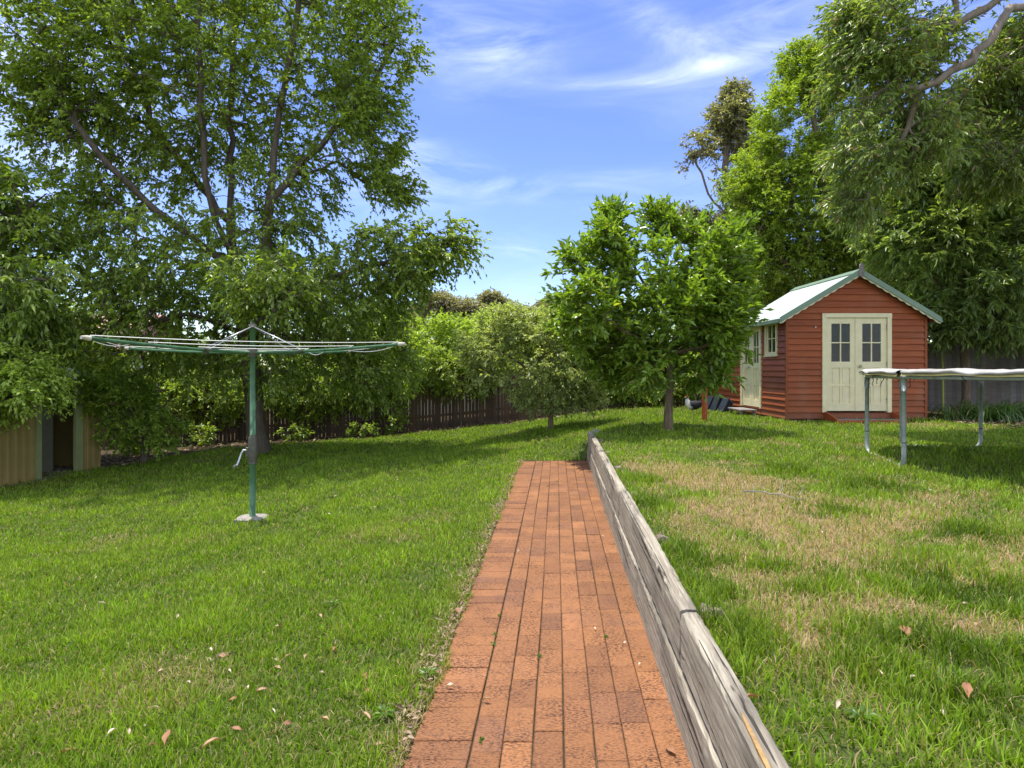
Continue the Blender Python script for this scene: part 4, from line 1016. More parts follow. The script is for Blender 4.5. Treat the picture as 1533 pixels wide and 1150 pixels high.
# ------------------------------------------------------------------ rotary clothes hoist
def build_hoist():
    x,y=-3.08,6.98; z=zf(x,y)
    H=2.02-z; hub=1.70-z
    root=thing('clothes_hoist','green rotary clothes hoist with white lines on the left lawn','clothes hoist',(x,y,z),0)
    # concrete footing
    mb=MB(); rg=random.Random(4); n=8; pts=[]
    for (a,b) in ((-.2,-.17),(.0,-.19),(.19,-.13),(.21,.04),(.17,.17),(0,.19),(-.18,.15),(-.22,.0)): pts.append((a*.8,b*.8))
    vs=[(a*1.05,b*1.05,-.08) for a,b in pts]+[(a,b,.022+.01*rg.random()) for a,b in pts]+[(a*.8,b*.8,.038+.01*rg.random()) for a,b in pts]
    fs=[(i,(i+1)%8,8+(i+1)%8,8+i) for i in range(8)]+[(8+i,8+(i+1)%8,16+(i+1)%8,16+i) for i in range(8)]+[tuple(16+i for i in range(8))]
    mb.add(vs,fs); mb.build('concrete_footing',M['concrete'],root)
    mb=MB(); mb.tube([(0,0,-.05),(0,0,.98)],.036,18); mb.build('lower_pole',M['hoist_green'],root)
    mb=MB(); mb.tube([(0,0,.98),(0,0,H)],.031,18); mb.build('upper_pole',M['hoist_green'],root)
    mb=MB(); mb.tube([(0,0,.66),(0,0,.69),(0,0,.78),(0,0,.95),(0,0,.99),(0,0,1.0)],[.042,.05,.052,.048,.042,.036],18); 
    mb.box(-.075,-.03,-.035,.035,.74,.86,.008); hs=mb.build('winding_box',M['hoist_dark'],root)
    mb=MB(); mb.tube([(-.06,-.02,.82),(-.085,-.055,.83),(-.10,-.06,.80),(-.15,-.07,.66)],.012,8); mb.tube([(-.15,-.07,.66),(-.165,-.13,.64)],[.016,.018],10); mb.build('crank_handle',M['crank'],hs)
    mb=MB(); mb.tube([(0,0,H-.02),(0,0,H+.012),(0,0,H+.03)],[.04,.045,.02],16); mb.build('top_cap',M['hoist_dark'],root)
    mb=MB(); mb.tube([(0,0,hub-.05),(0,0,hub-.03),(0,0,hub+.04),(0,0,hub+.06)],[.04,.055,.055,.04],16); mb.build('hub',M['hoist_dark'],root)
    p,q=.611,1.877; dirs=[(-p,-q),(q,-p),(p,q),(-q,p)]
    tipz=hub+.072; arms=[]
    def arm_pt(k,f):
        a=dirs[k]; sag=-.02*math.sin(math.pi*f); 
        return Vector((a[0]*f,a[1]*f,hub+(tipz-hub)*f**1.25+sag*.6))
    for k in range(4):
        mb=MB(); mb.tube([arm_pt(k,f) for f in np.linspace(.02,1,9)],[.017]*9,10)
        o=mb.build('arm',M['hoist_green'],root)
        e=arm_pt(k,1.0); e2=arm_pt(k,1.02)
        mb=MB(); mb.tube([arm_pt(k,.985),arm_pt(k,1.0),arm_pt(k,1.025)],[.022,.024,.016],12); mb.build('end_cap',M['hoist_cap'],o)
        mb=MB(); c=arm_pt(k,.35); mb.tube([(0,0,H-.01),c+Vector((0,0,.02))],.0075,8); mb.build('strut',M['crank'],root)
        mb=MB(); mb.tube([arm_pt(k,.335),arm_pt(k,.365)],.028,10); mb.build('strut_clamp',M['hoist_dark'],o)
    for fr in (.40,.70,.985):
        mb=MB()
        for k in range(4):
            a=arm_pt(k,fr)+Vector((0,0,.026)); b=arm_pt((k+1)%4,fr)+Vector((0,0,.026)); ll=(b-a).length
            pts=[a.lerp(b,t)-Vector((0,0,.010*ll*4*t*(1-t))) for t in np.linspace(0,1,7)]
            mb.tube(pts,.0042,6,cap=False)
        mb.build('line',M['line'],root)
    # loose line ends hanging below the arms
    for k,(f0,f1,s) in ((0,(.97,.80,.035)),(1,(.95,.66,.045)),(1,(.5,.40,.04))):
        mb=MB(); a=arm_pt(k,f0)-Vector((0,0,.02)); b=arm_pt(k,f1)-Vector((0,0,.015)); mb.tube([a.lerp(b,t)-Vector((0,0,s*4*t*(1-t)*.8)) for t in np.linspace(0,1,9)],.0045,6); mb.build('line_end',M['line'],root)
    # a forgotten white peg on the line
    a=arm_pt(0,.67)+Vector((0,0,.026)); b=arm_pt(3,.67)+Vector((0,0,.026)); c=a.lerp(b,.12)
    pg=thing('clothes_peg','single white clothes peg clipped on the hoist line left of the pole','peg',(x+c.x,y+c.y,z+c.z),.4)
    for sy in (-1,1):
        mb=MB(); mb.prism([(sy*.004,-.03),(sy*.010,-.03),(sy*.010,.0),(sy*.014,.04),(sy*.009,.04),(sy*.004,.006)],-.006,.006,'y'); mb.build('peg_half',M['pad'],pg)
build_hoist()

# ------------------------------------------------------------------ trampoline
def build_trampoline():
    cx,cy=5.85,6.4; z=zf(cx,cy); Rr=1.70; zr=1.418-z
    root=thing('trampoline','round trampoline with faded white safety pad on the upper lawn before the shed','trampoline',(cx,cy,z),0)
    n=72
    mb=MB(); ring=[(Rr*math.cos(2*math.pi*i/n),Rr*math.sin(2*math.pi*i/n),zr) for i in range(n+1)]
    mb.tube(ring,.022,10,cap=False); mb.build('ring_frame',M['galv'],root)
    mb=MB(); k=48; vs=[(0,0,zr-.02)]+[(1.42*math.cos(2*math.pi*i/k),1.42*math.sin(2*math.pi*i/k),zr+.004) for i in range(k)]+[(1.45*math.cos(2*math.pi*i/k),1.45*math.sin(2*math.pi*i/k),zr-.006) for i in range(k)]
    fs=[(0,1+i,1+(i+1)%k) for i in range(k)]+[(1+i,1+k+i,1+k+(i+1)%k,1+(i+1)%k) for i in range(k)]
    mb.add(vs,fs); mb.build('jumping_mat',M['mat'],root)
    # springs, one mesh shared
    mb=MB(); pts=[]
    for i in range(61):
        t=i/60; a=t*2*math.pi*12; rr=.010 if .04<t<.96 else .003
        pts.append((t*.22,rr*math.cos(a),rr*math.sin(a)))
    mb.tube(pts,.0028,4,cap=False,smooth=True); s0=mb.build('spring',M['spring'],root)
    ns=64
    for i in range(ns):
        o=s0 if i==0 else s0.copy()
        if i: COL.objects.link(o); o.parent=root
        a=2*math.pi*i/ns; o.location=(1.455*math.cos(a),1.455*math.sin(a),zr); o.rotation_euler=(0,0,a)
    # safety pad: eight curved cushions with sagging outline
    rg=np.random.default_rng(2)
    for sct in range(8):
        a0=2*math.pi*sct/8+.02+.1; a1=2*math.pi*(sct+1)/8-.012+.1; nu=22
        prof=[(1.40,.040),(1.44,.050),(1.55,.060),(1.66,.064),(1.735,.060),(1.772,.050),(1.785,.036),(1.776,.022)]
        vs=[];fs=[]; m=len(prof)
        for i in range(nu+1):
            a=a0+(a1-a0)*i/nu
            w=.006*math.sin(a*9+1)+.005*math.sin(a*23+.5)+.004*math.sin(a*41)
            dv=-.018*math.exp(-((i/nu-.5)/.09)**2)
            for j,(r,h) in enumerate(prof):
                vs.append((r*math.cos(a)*(1+.004*math.sin(a*17+j)),r*math.sin(a)*(1+.004*math.sin(a*17+j)),zr+.02+h+w*(.4+.6*(j>1))+dv*(j>2)))
        for i in range(nu):
            for j in range(m-1): fs.append((i*m+j,(i+1)*m+j,(i+1)*m+j+1,i*m+j+1))
        mb=MB(); mb.add(vs,fs,True); pad=mb.build('safety_pad',M['pad'],root)
        vs=[];fs=[]
        for i in range(nu+1):
            a=a0+(a1-a0)*i/nu; w=.006*math.sin(a*9+1)+.005*math.sin(a*23+.5)
            for r,h in ((1.40,.036),(1.58,.026),(1.760,.020),(1.776,-.004)): vs.append((r*math.cos(a),r*math.sin(a),zr+.02+h+w))
        for i in range(nu):
            for j in range(3): fs.append((i*4+j,i*4+j+1,(i+1)*4+j+1,(i+1)*4+j))
        mb=MB(); mb.add(vs,fs,True); mb.build('pad_underside',M['pad_under'],pad)
    # dangling ties
    rnd=random.Random(6)
    for a in (3.05,2.92,2.80,2.62,2.45,3.3,3.6,1.9,2.2):
        mb=MB(); r=1.72; p=Vector((r*math.cos(a),r*math.sin(a),zr+.02))
        pts=[p]
        for i in range(5): pts.append(pts[-1]+Vector((rnd.uniform(-.018,.018),rnd.uniform(-.018,.018),-.026)))
        mb.tube(pts,.004,5); mb.tube([p,p+Vector((.02,-.01,-.03)),p+Vector((.035,-.02,-.02)),p+Vector((.03,-.02,-.06))],.0035,5); mb.build('tie',M['tie'],root)
    # four U-shaped legs
    for ac in (166.5,90,346.5,256.5):
        h=19 if ac!=90 else 18.5
        P=[]
        for sg in (-1,1):
            a=R(ac+sg*h); P.append((Vector((Rr*math.cos(a),Rr*math.sin(a),0)), R(ac)))
        A,B=P[0][0],P[1][0]
        zg=lambda v: zf(cx+v.x,cy+v.y)-z-.008
        ax=(B-A).normalized()
        pts=[A+Vector((0,0,zr-.05)),A+Vector((0,0,zg(A)+.14))]
        for t in np.linspace(0.1,1,6):
            th=t*math.pi/2; pts.append(A+ax*(.10*(1-math.cos(th)))+Vector((0,0,zg(A)+.12-.12*math.sin(th))))
        for t in np.linspace(0,1,6):
            th=math.pi/2*(1-t); pts.append(B-ax*(.10*(1-math.cos(th)))+Vector((0,0,zg(B)+.12-.12*math.sin(th))))
        pts+= [B+Vector((0,0,zg(B)+.14)),B+Vector((0,0,zr-.05))]
        mb=MB(); mb.tube(pts,.0235,12); lg=mb.build('leg',M['galv'],root)
        for v in (A,B):
            mb=MB(); mb.tube([v+Vector((0,0,zr-.15)),v+Vector((0,0,zr-.015))],.028,12); mb.build('leg_socket',M['galv'],lg)
            mb=MB(); mb.tube([v+Vector((0,0,zg(v)+.26)),v+Vector((0,0,zg(v)+.268))],.0255,12); mb.build('joint',M['tie'],lg)
build_trampoline()

# ------------------------------------------------------------------ fences
def fence(name,label,pts,hgt,mt,gap,seed,pw_=.1,top_var=.02):
    root=thing(name,label,'fence',(pts[0][0],pts[0][1],0),0); rnd=random.Random(seed); o0=np.array((pts[0][0],pts[0][1],0))
    for (xa,ya),(xb,yb) in zip(pts[:-1],pts[1:]):
        L=math.hypot(xb-xa,yb-ya); ex,ey=(xb-xa)/L,(yb-ya)/L; nx,ny=ey,-ex
        nb=max(1,round(L/2.4))
        for b in range(nb):
            l0=L*b/nb; l1=L*(b+1)/nb
            mb=MB(); l=l0
            while l<l1-.02:
                k=rnd.uniform(.65,1.2); mb.cur=(k,k*rnd.uniform(.92,1.03),k*rnd.uniform(.88,1.05))
                w=min(pw_,l1-l); gx=gap*rnd.choice([.3,.5,1,1,1.6,.2])
                x0,y0=xa+ex*l,ya+ey*l; x1,y1=xa+ex*(l+w-gx),ya+ey*(l+w-gx)
                zz=zf((x0+x1)/2,(y0+y1)/2); h=hgt+rnd.uniform(-top_var,top_var); t=.014
                P=[(x0,y0,zz-.05),(x1,y1,zz-.05),(x1+nx*t,y1+ny*t,zz-.05),(x0+nx*t,y0+ny*t,zz-.05)]
                P=P+[(a,c,zz+h) for a,c,_ in P]
                mb.add([np.array(p)-o0 for p in P],[(0,1,2,3),(7,6,5,4),(0,4,5,1),(1,5,6,2),(2,6,7,3),(3,7,4,0)]); l+=pw_
            mb.build('paling_panel',mt,root,colattr=True)
            for rz in (.35,hgt-.3):
                mb=MB(); mb.cur=(.9,.9,.9); a=(xa+ex*l0,ya+ey*l0); c=(xa+ex*l1,ya+ey*l1)
                za=zf(*a)+rz; zc=zf(*c)+rz; t0,t1=-.045,-.002
                P=[(a[0]+nx*t0,a[1]+ny*t0,za),(c[0]+nx*t0,c[1]+ny*t0,zc),(c[0]+nx*t1,c[1]+ny*t1,zc),(a[0]+nx*t1,a[1]+ny*t1,za)]
                P=P+[(q[0],q[1],q[2]+.075) for q in P]
                mb.add([np.array(p)-o0 for p in P],[(3,2,1,0),(4,5,6,7),(0,1,5,4),(1,2,6,5),(2,3,7,6),(3,0,4,7)]); mb.build('rail',mt,root,colattr=True)
            mb=MB(); mb.cur=(.8,.8,.8); px,py=xa+ex*l0-nx*.11,ya+ey*l0-ny*.11; zz=zf(px,py)
            mb.box(px-.05-o0[0],px+.05-o0[0],py-.05-o0[1],py+.05-o0[1],zz-.1,zz+hgt-.05); mb.build('post',mt,root,colattr=True)
fence('paling_fence','dark brown timber paling fence along the back, light showing through its gaps',[(-14,14.6),(-7.6,16.4),(-3,17.5),(1.5,17.8),(5.6,18.6)],1.55,M['paling'],.014,1)
fence('paling_fence','tall grey timber fence behind the trampoline and the strappy plants',[(8.2,15.6),(11,15.2),(20,13.4)],1.75,M['paling_grey'],.004,2,.11)
def garden_edge():
    t=thing('garden_edging','low red-brown timber edging along the back garden bed left of the lawn tree','edging',(1.0,16.9,zf(1,16.9)),0)
    for i,(xa,xb,ya,yb) in enumerate(((.2,2.5,16.95,17.05),(2.52,5.2,17.05,17.2))):
        mb=MB(); mb.cur=(1.0,1.0,1.0); z=zf((xa+xb)/2,17)-zf(1,16.9)
        P=[(xa-1,ya-16.9,z-.1),(xb-1,yb-16.9,z-.1),(xb-1,yb-16.85,z-.1),(xa-1,ya-16.85,z-.1)]
        P=P+[(a,b,z+.20) for a,b,_ in P]
        mb.add(P,[(3,2,1,0),(4,5,6,7),(0,1,5,4),(1,2,6,5),(2,3,7,6),(3,0,4,7)]); mb.build('edging_board',M['paling'],t,colattr=True)
garden_edge()

# ------------------------------------------------------------------ beige metal shed on the left
def metal_shed():
    ang=math.atan2(2.45,.42)                       # front wall direction (towards the back right)
    x0,y0=-8.97,9.75; z=-.56
    root=thing('metal_shed','beige metal garden shed with an open doorway at the left edge of the lawn','shed',(x0,y0,z),ang)
    # local: +x along the front wall (away from camera), +y = into the shed (left), height 1.85
    H=1.85; W=2.48; D=2.0
    def corr(mb,u0,u1,yy):
        n=max(4,int((u1-u0)/.012)); vs=[];fs=[]
        for i in range(n+1):
            u=u0+(u1-u0)*i/n; ph=(u/.145)%1; d=.006 if .12<ph<.42 else (.006*min(1,max(0,ph/.12)) if ph<=.12 else max(0,.006*(1-(ph-.42)/.12)))
            vs+= [(u,yy-d,0.02),(u,yy-d,H)]
        for i in range(n): fs.append((2*i,2*i+2,2*i+3,2*i+1))
        mb.add(vs,fs)
    mb=MB(); corr(mb,-.6,1.12,0); mb.build('front_panel',M['steel_beige'],root)
    mb=MB(); corr(mb,1.98,W,0); mb.build('front_panel',M['steel_beige'],root)
    mb=MB(); mb.box(1.10,1.20,-.03,.03,0.01,1.7); mb.build('door_jamb',M['steel_trim'],root)
    mb=MB(); mb.box(1.90,2.06,-.03,.03,0.01,1.7); mb.build('door_jamb',M['steel_trim'],root)
    mb=MB(); mb.box(1.10,2.06,-.034,.034,1.70,1.86); mb.build('door_head',M['steel_trim'],root)
    mb=MB(); mb.box(W-.01,W+.02,0.0,D,0.02,H); mb.build('end_wall',M['steel_beige'],root)
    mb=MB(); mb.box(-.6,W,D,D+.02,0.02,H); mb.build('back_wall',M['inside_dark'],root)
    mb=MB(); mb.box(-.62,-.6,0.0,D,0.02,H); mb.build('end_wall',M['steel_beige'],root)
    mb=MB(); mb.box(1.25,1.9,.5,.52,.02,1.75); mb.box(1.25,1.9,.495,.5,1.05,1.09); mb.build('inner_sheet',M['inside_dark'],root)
    mb=MB(); mb.box(-.65,W+.05,-.1,D+.05,-.15,.02); mb.build('floor_slab',M['concrete'],root)
    mb=MB(); mb.prism([(-.1,H+.01),(D+.1,H+.01),(D/2,H+.3)],-.65,W+.05,'x'); mb.build('roof',M['steel_trim'],root)
metal_shed()

# ------------------------------------------------------------------ neighbours' houses
def house(x,y,w,d,h,rh,label):
    z=-.6; root=thing('neighbour_house',label,'house',(x,y,z),0)
    mb=MB(); mb.box(-w/2,w/2,-d/2,d/2,-.3,h); mb.build('wall',M['render_wall'],root)
    mb=MB(); n=10; e=.5
    for sg in (-1,1):
        for i in range(n):
            f0,f1=i/n,(i+1)/n; y0=sg*(d/2+e)*(1-f0); y1=sg*(d/2+e)*(1-f1); za=h-.1+rh*f0; zb=h-.1+rh*f1
            mb.add([(-w/2-e,y0,za+.03),(w/2+e,y0,za+.03),(w/2+e,y1,zb),(-w/2-e,y1,zb),(-w/2-e,y0,za),(w/2+e,y0,za)],[(0,1,2,3),(4,5,1,0)])
    mb.add([(-w/2-.01,-d/2,h-.2),(-w/2-.01,d/2,h-.2),(-w/2-.01,0,h+rh-.3)],[(0,1,2)]); mb.add([(w/2+.01,-d/2,h-.2),(w/2+.01,d/2,h-.2),(w/2+.01,0,h+rh-.3)],[(0,1,2)])
    mb.build('roof',M['roof_tile'],root)
    for wx in (-w/4,w/4):
        mb=MB(); mb.box(wx-.7,wx+.7,-d/2-.03,-d/2-.002,.9,2.1); wf=mb.build('window',M['board_cream'],root)
        mb=MB(); mb.box(wx-.62,wx+.62,-d/2-.04,-d/2-.031,.97,2.03); mb.build('pane',M['inside_dark'],wf)
house(-19.5,24.5,9,6,2.6,1.9,'neighbouring house with a terracotta tiled roof glimpsed above the left shed')
house(-2.0,27.5,11,7,2.5,1.1,'pale neighbouring house behind the back paling fence')

# ------------------------------------------------------------------ strappy plants and small plants on the right
def strappy(x,y,n,hh,label,seed,group):
    rg=np.random.default_rng(seed); z=zf(x,y); V=[];T=[];C=[];o=0
    for i in range(n):
        az=rg.uniform(0,2*np.pi); L=hh*rg.uniform(.75,1.35); w=rg.uniform(.018,.032); r0=rg.uniform(0,.12); el=rg.uniform(.55,1.45)
        px=np.array([np.cos(az)*r0,np.sin(az)*r0,0.0]); dirh=np.array([np.cos(az),np.sin(az),0]); side=np.array([-np.sin(az),np.cos(az),0])
        e=el; seg=7; c=np.array([.115,.20,.05])*rg.uniform(.7,1.5) if rg.random()>.08 else np.array([.2,.17,.07])
        for k in range(seg+1):
            t=k/seg; ww=w*(1-.85*t**2.5)*.5
            V+= [px-side*ww, px+side*ww]; C+=[c,c]
            if k<seg: T.append((o+2*k,o+2*k+1,o+2*k+3,o+2*k+2))
            px=px+(dirh*np.cos(e)+np.array([0,0,np.sin(e)]))*L/seg; e-=.30+.22*rg.random()
        o+=2*(seg+1)
    me=np_mesh('strappy_plant',np.array(V),np.array(T),4,np.array(C),True)
    ob=link('strappy_plant',me,M['leaf'],None,(x,y,z)); tag(ob,label,'plant',group)
G='strap-leaved clumps under the right-hand trees'
for i,(x,y,n,h,lab) in enumerate(((9.15,12.3,90,.62,'strap-leaved clump closest to the right wall of the shed'),(9.75,12.05,150,.8,'full strap-leaved clump just left of the back trampoline leg'),(10.3,12.2,150,.85,'tall strap-leaved clump right of the back trampoline leg'),(10.75,11.75,130,.78,'strap-leaved clump second from the right edge'),(11.3,12.1,150,.85,'strap-leaved clump at the right edge of the photo'),(9.95,12.75,120,.9,'strap-leaved clump in the back row against the grey fence'),(10.85,12.8,120,.95,'strap-leaved clump in the back row nearer the right edge'))):
    strappy(x,y,n,h,lab,500+i,G)
mb=MB(); x,y=at(1412,520,13.9)[:2]; z=zf(x,y); mb.tube([(0,0,0),(-.005,0,1.0),(-.05,.0,1.72)],[.02,.02,.016],8)
o=mb.build('garden_stake',m_simple('lime_green_stake',(.42,.5,.08),.5,.4),None,(x,y,z)); tag(o,'thin lime green garden stake standing by the right wall of the shed','stake')
# ivy / ground cover in the back bed as small plants
for i,(px,py,d,lab) in enumerate(((300,655,15.2,'low leafy plant in the mulch left of the big tree trunk'),(540,640,16.2,'leafy seedling at the foot of the paling fence'),(595,630,16.6,'single tall leafy weed before the paling fence'),(440,600,15.8,'pale twiggy shrub against the dark fence behind the hoist pole'),(930,608,17.2,'tiny plant by the low timber edging'),(200,672,13.8,'low plant in the litter right of the metal shed'))):
    b=g(px,py,d); rg=random.Random(i)
    h=.35+.25*rg.random()
    limbs=[[b,(b[0]+.03,b[1],b[2]+h*.6),(b[0]-.02,b[1],b[2]+h)]]
    bl=[(b[0],b[1],b[2]+h*.55,.34,.25,h*.5,1.0)]
    make_tree('low_plant',lab,'plant',limbs,.012,bl,26,.10,.05,((.06,.115,.022),(.14,.22,.05)),600+i,droop=.3,nsub=3,nleaf=7,sublen=.22,gap=.42,gapf=3,group='low plants in the back bed',tipr=.003)

# ------------------------------------------------------------------ leaf litter in the bed (uncountable) and single fallen leaves
def litter():
    rg=np.random.default_rng(21); n=26000
    x=rg.uniform(-12,13,n); y=rg.uniform(8.5,18.5,n); lf=lawn_far(x)
    k=(y>lf-.35+rg.normal(0,.25,n))&(y<lf+3.0)&~((x>5.5)&(x<8.75)&(y>12.2))
    x,y=x[k],y[k]; n=len(x); P=np.stack([x,y,Z(x,y)+rg.uniform(.004,.03,n)],1)
    m=620; ye=rg.uniform(1.4,6.5,m)**1.0; xe=pathx(ye)-np.abs(rg.normal(0,.06,m))-.004; ke=fbm(np.stack([xe*0,ye],1),1.7)>.42; xe,ye=xe[ke],ye[ke]
    edge=np.stack([xe,ye,Z(xe,ye)+rg.uniform(.004,.03,len(xe))],1); ne=len(edge); P=np.concatenate([P,edge]); n=len(P)
    D=norm(np.stack([rg.normal(size=n),rg.normal(size=n),rg.normal(0,.2,n)],1)); q=rg.random(n)[:,None]
    C=np.array([.10,.06,.03])*(1-q)+np.array([.40,.31,.20])*q
    v,t,c=leaves(P,D,np.where(np.arange(n)<n-ne,.10,.035),np.where(np.arange(n)<n-ne,.045,.014),rg,np.zeros(n),C,1.2)
    tag(link('leaf_litter',np_mesh('leaf_litter',v,t,3,c),M['dryleaf']),'brown fallen leaf litter along the fences and the left edge of the brick path','leaf litter',kind='stuff')
litter()

def fallen():
    rnd=random.Random(12)
    protos=[]
    for k,(L,W,col) in enumerate(((.085,.04,(.42,.27,.16)),(.07,.03,(.50,.40,.28)),(.10,.05,(.30,.15,.075)),(.06,.028,(.58,.50,.38)))):
        mb=MB(); n=7; vs=[];fs=[]
        for i in range(n+1):
            t=i/n; w=W*.40*math.sin(math.pi*min(.97,t*.94+.03))**1.25*(1+.12*math.sin(t*14+k)); zc=.02*math.sin(t*3.0)+.012*t*t; 
            vs+= [(t*L,-w,zc+.010+.004*math.sin(t*9)),(t*L,0,zc),(t*L,w,zc+.014)]
        for i in range(n):
            for j in range(2): fs.append((3*i+j,3*i+j+1,3*i+4+j,3*i+3+j))
        mb.cur=col; mb.add(vs,fs,True); mb.tube([(-.015,0,.006),(0,0,.001)],.0012,4)
        me=mb.build('fallen_leaf',M['dryleaf'],colattr=True); protos.append(me)
    used=[False]*4
    def put(x,y,z,k,label,group,sc=1.0):
        o=protos[k] if not used[k] else protos[k].copy()
        if used[k]: COL.objects.link(o)
        used[k]=True
        o.location=(x,y,z); o.rotation_euler=(rnd.uniform(-.5,.5),rnd.uniform(-.4,.4),rnd.uniform(0,6.28)); sc*=.72 if group!='fallen leaves on the brick path' else .85; o.scale=(sc,sc*rnd.uniform(.8,1.1),sc)
        tag(o,label,'leaf',group)
    gl='fallen leaves on the left lawn'; gp='fallen leaves on the brick path'; gr='fallen leaves on the right lawn'
    def lawnpt(px,py,zz):
        # walk the pixel ray to the ground
        for d in np.arange(1.4,18,.02):
            p=at(px,py,d)
            if p[2]<=zf(p[0],p[1])+zz*.75: return p[0],p[1],p[2]
        return None
    named=[(330,1108,0,1.3,'large pale curled leaf on the grass near the bottom edge'),(248,1117,2,1.1,'dark brown curled leaf left of the large pale leaf'),(240,1063,1,1.1,'narrow brown leaf standing upright in the left lawn'),(160,1105,3,1.0,'pale leaf lying low at the left of the bottom lawn leaves'),(83,1132,2,1.1,'rust coloured leaf near the bottom left corner'),(368,1032,3,1.1,'pale leaf among the leaf cluster in the middle of the lawn'),(403,1032,0,1.0,'broad tan leaf right of the pale leaf in the lawn cluster'),(320,985,0,1.2,'crumpled brown leaf at the top of the lawn leaf cluster'),(158,905,3,1.1,'light beige leaf alone on the left lawn')]
    for px,py,k,s,lab in named:
        p=lawnpt(px,py,.045)
        if p: put(*p,k,lab,gl,s)
    for i in range(46):
        px=rnd.uniform(40,620); py=rnd.uniform(800,1120)
        if rnd.random()<.6: px=rnd.gauss(430,120); py=rnd.uniform(900,1110)
        p=lawnpt(px,py,.04)
        if p and p[0]<pathx(p[1])-.05: put(*p,rnd.randrange(4),'small dry brown leaf caught in the left lawn',gl,rnd.uniform(.5,.9))
    for (px,py,s) in ((560,760,.9),(500,745,.9),(640,755,.9),(610,775,.8),(490,770,.9),(595,720,.9),(570,700,.8),(690,675,.9),(820,655,.9)):
        p=lawnpt(px,py,.04)
        if p: put(*p,3,'pale dry leaf lying on the sunlit lawn right of the hoist',gl,s)
    for px,py,k,s,lab in ((688,922,2,.8,'brown curled leaf on the left edge of the brick path'),(667,1030,1,.7,'oval yellow leaf on the header bricks of the path'),(1013,1133,2,.7,'olive brown oval leaf at the bottom right of the path'),(722,1050,0,.55,'small pale twiggy leaf in the path joint'),(955,998,3,.45,'tiny white petal on the right of the path'),(905,805,3,.6,'pale curled leaf by the sleepers on the path'),(890,940,3,.5,'thin pale leaf curl in the middle right of the path'),(932,965,3,.5,'thin pale leaf by the sleeper wall on the path'),(800,824,3,.5,'small white petal far up the path'),(775,828,1,.5,'small pale leaf at the left of the upper path'),(870,840,3,.4,'tiny petal between the right hand brick joints')):
        d=F*(EYE-.006)/(py-553); put((px-766.5)/F*d,d,.008,k,lab,gp,s)
    for px,py,k,s,lab in ((1348,940,2,1.2,'upright rust brown leaf on the right lawn'),(1135,1045,2,1.1,'dark curled leaf by the sleeper wall on the right lawn'),(1450,1050,2,1.1,'brown leaf lying in the lower right lawn'),(1060,790,3,.9,'pale leaf in the dry patch of the right lawn'),(1205,730,3,.9,'pale leaf near the dead twig on the right lawn')):
        p=lawnpt(px,py,.05)
        if p: put(*p,k,lab,gr,s)
    for i in range(14):
        p=lawnpt(rnd.uniform(1060,1500),rnd.uniform(720,1120),.04)
        if p and p[0]>pathx(p[1])+PW+.12: put(*p,rnd.randrange(4),'small dry leaf caught in the patchy right lawn',gr,rnd.uniform(.5,.85))
    for i,o in enumerate(protos):
        if not used[i]: bpy.data.objects.remove(o)
    rg=np.random.default_rng(77)
    for px,py,lab in ((575,1068,'pale broad-leaved weed in the grass close to the bottom left of the path'),(640,1010,'small broad-leaved weed hugging the left edge of the path'),(110,965,'dark flat weed rosette in the left lawn near the left edge'),(500,905,'flat weed rosette in the middle of the left lawn'),(1290,1075,'flat broad-leaved weed in the lower right lawn'),(1385,735,'flat weed rosette near the trampoline leg')):
        p=lawnpt(px,py,.03)
        if not p: continue
        n=16; a=np.arange(n)*2.4; P=np.stack([np.cos(a)*.008,np.sin(a)*.008,rg.uniform(0,.02,n)],1); D=norm(np.stack([np.cos(a),np.sin(a),rg.uniform(.15,.7,n)],1))
        v,tt,c=leaves(P,D,.05,.02,rg,np.full(n,.15),np.tile(np.array([[.12,.21,.028]]),(n,1))*rg.uniform(.7,1.25,(n,1)),1)
        o=link('lawn_weed',np_mesh('lawn_weed',v,tt,3,c),M['leaf'],None,(p[0],p[1],p[2]-.008)); tag(o,lab,'weed','broad-leaved weeds in the lawns')
    # dead twig
    p=lawnpt(1165,745,.05)
    t=thing('dead_twig','bare forked grey twig lying in the dry patch of the right lawn','twig',p,0)
    mb=MB(); mb.tube([(-.20,.25,.0),(-.08,.10,.03),(-.05,.05,.02),(.03,-.02,.03),(.08,-.13,.015),(.17,-.17,.03)],[.006,.005,.005,.004,.003,.002],6)
    mb.tube([(0,0,.015),(.08,.09,.06),(.12,.2,.09)],[.004,.003,.0015],5); mb.tube([(-.15,.12,.02),(-.1,.25,.05)],[.004,.0015],5); mb.tube([(.15,-.05,.03),(.22,.03,.08)],[.003,.0012],5)
    mb.build('branch',M['grey_wood'],t)
    # weeds in the brick joints
    rg=np.random.default_rng(5)
    for i,(px,py) in enumerate(((748,922),(741,950),(738,965),(907,954),(720,1108),(808,983),(820,728),(835,722))):
        d=F*EYE/(py-553); n=26
        P=np.stack([rg.normal(0,.007,n),rg.normal(0,.016,n),rg.uniform(0,.006,n)],1); D=norm(np.stack([rg.normal(size=n),rg.normal(size=n),rg.uniform(.2,1,n)],1))
        v,tt,c=leaves(P*.7,D,.013,.006,rg,np.zeros(n),np.tile(np.array([[.09,.19,.03]]),(n,1))*rg.uniform(.6,1.3,(n,1)),1)
        o=link('moss_tuft',np_mesh('moss_tuft',v,tt,3,c),M['grass'],None,((px-766.5)/F*d,d,-.002)); tag(o,'tiny green weed tuft growing in a brick path joint','weed','weeds in the brick joints')
fallen()

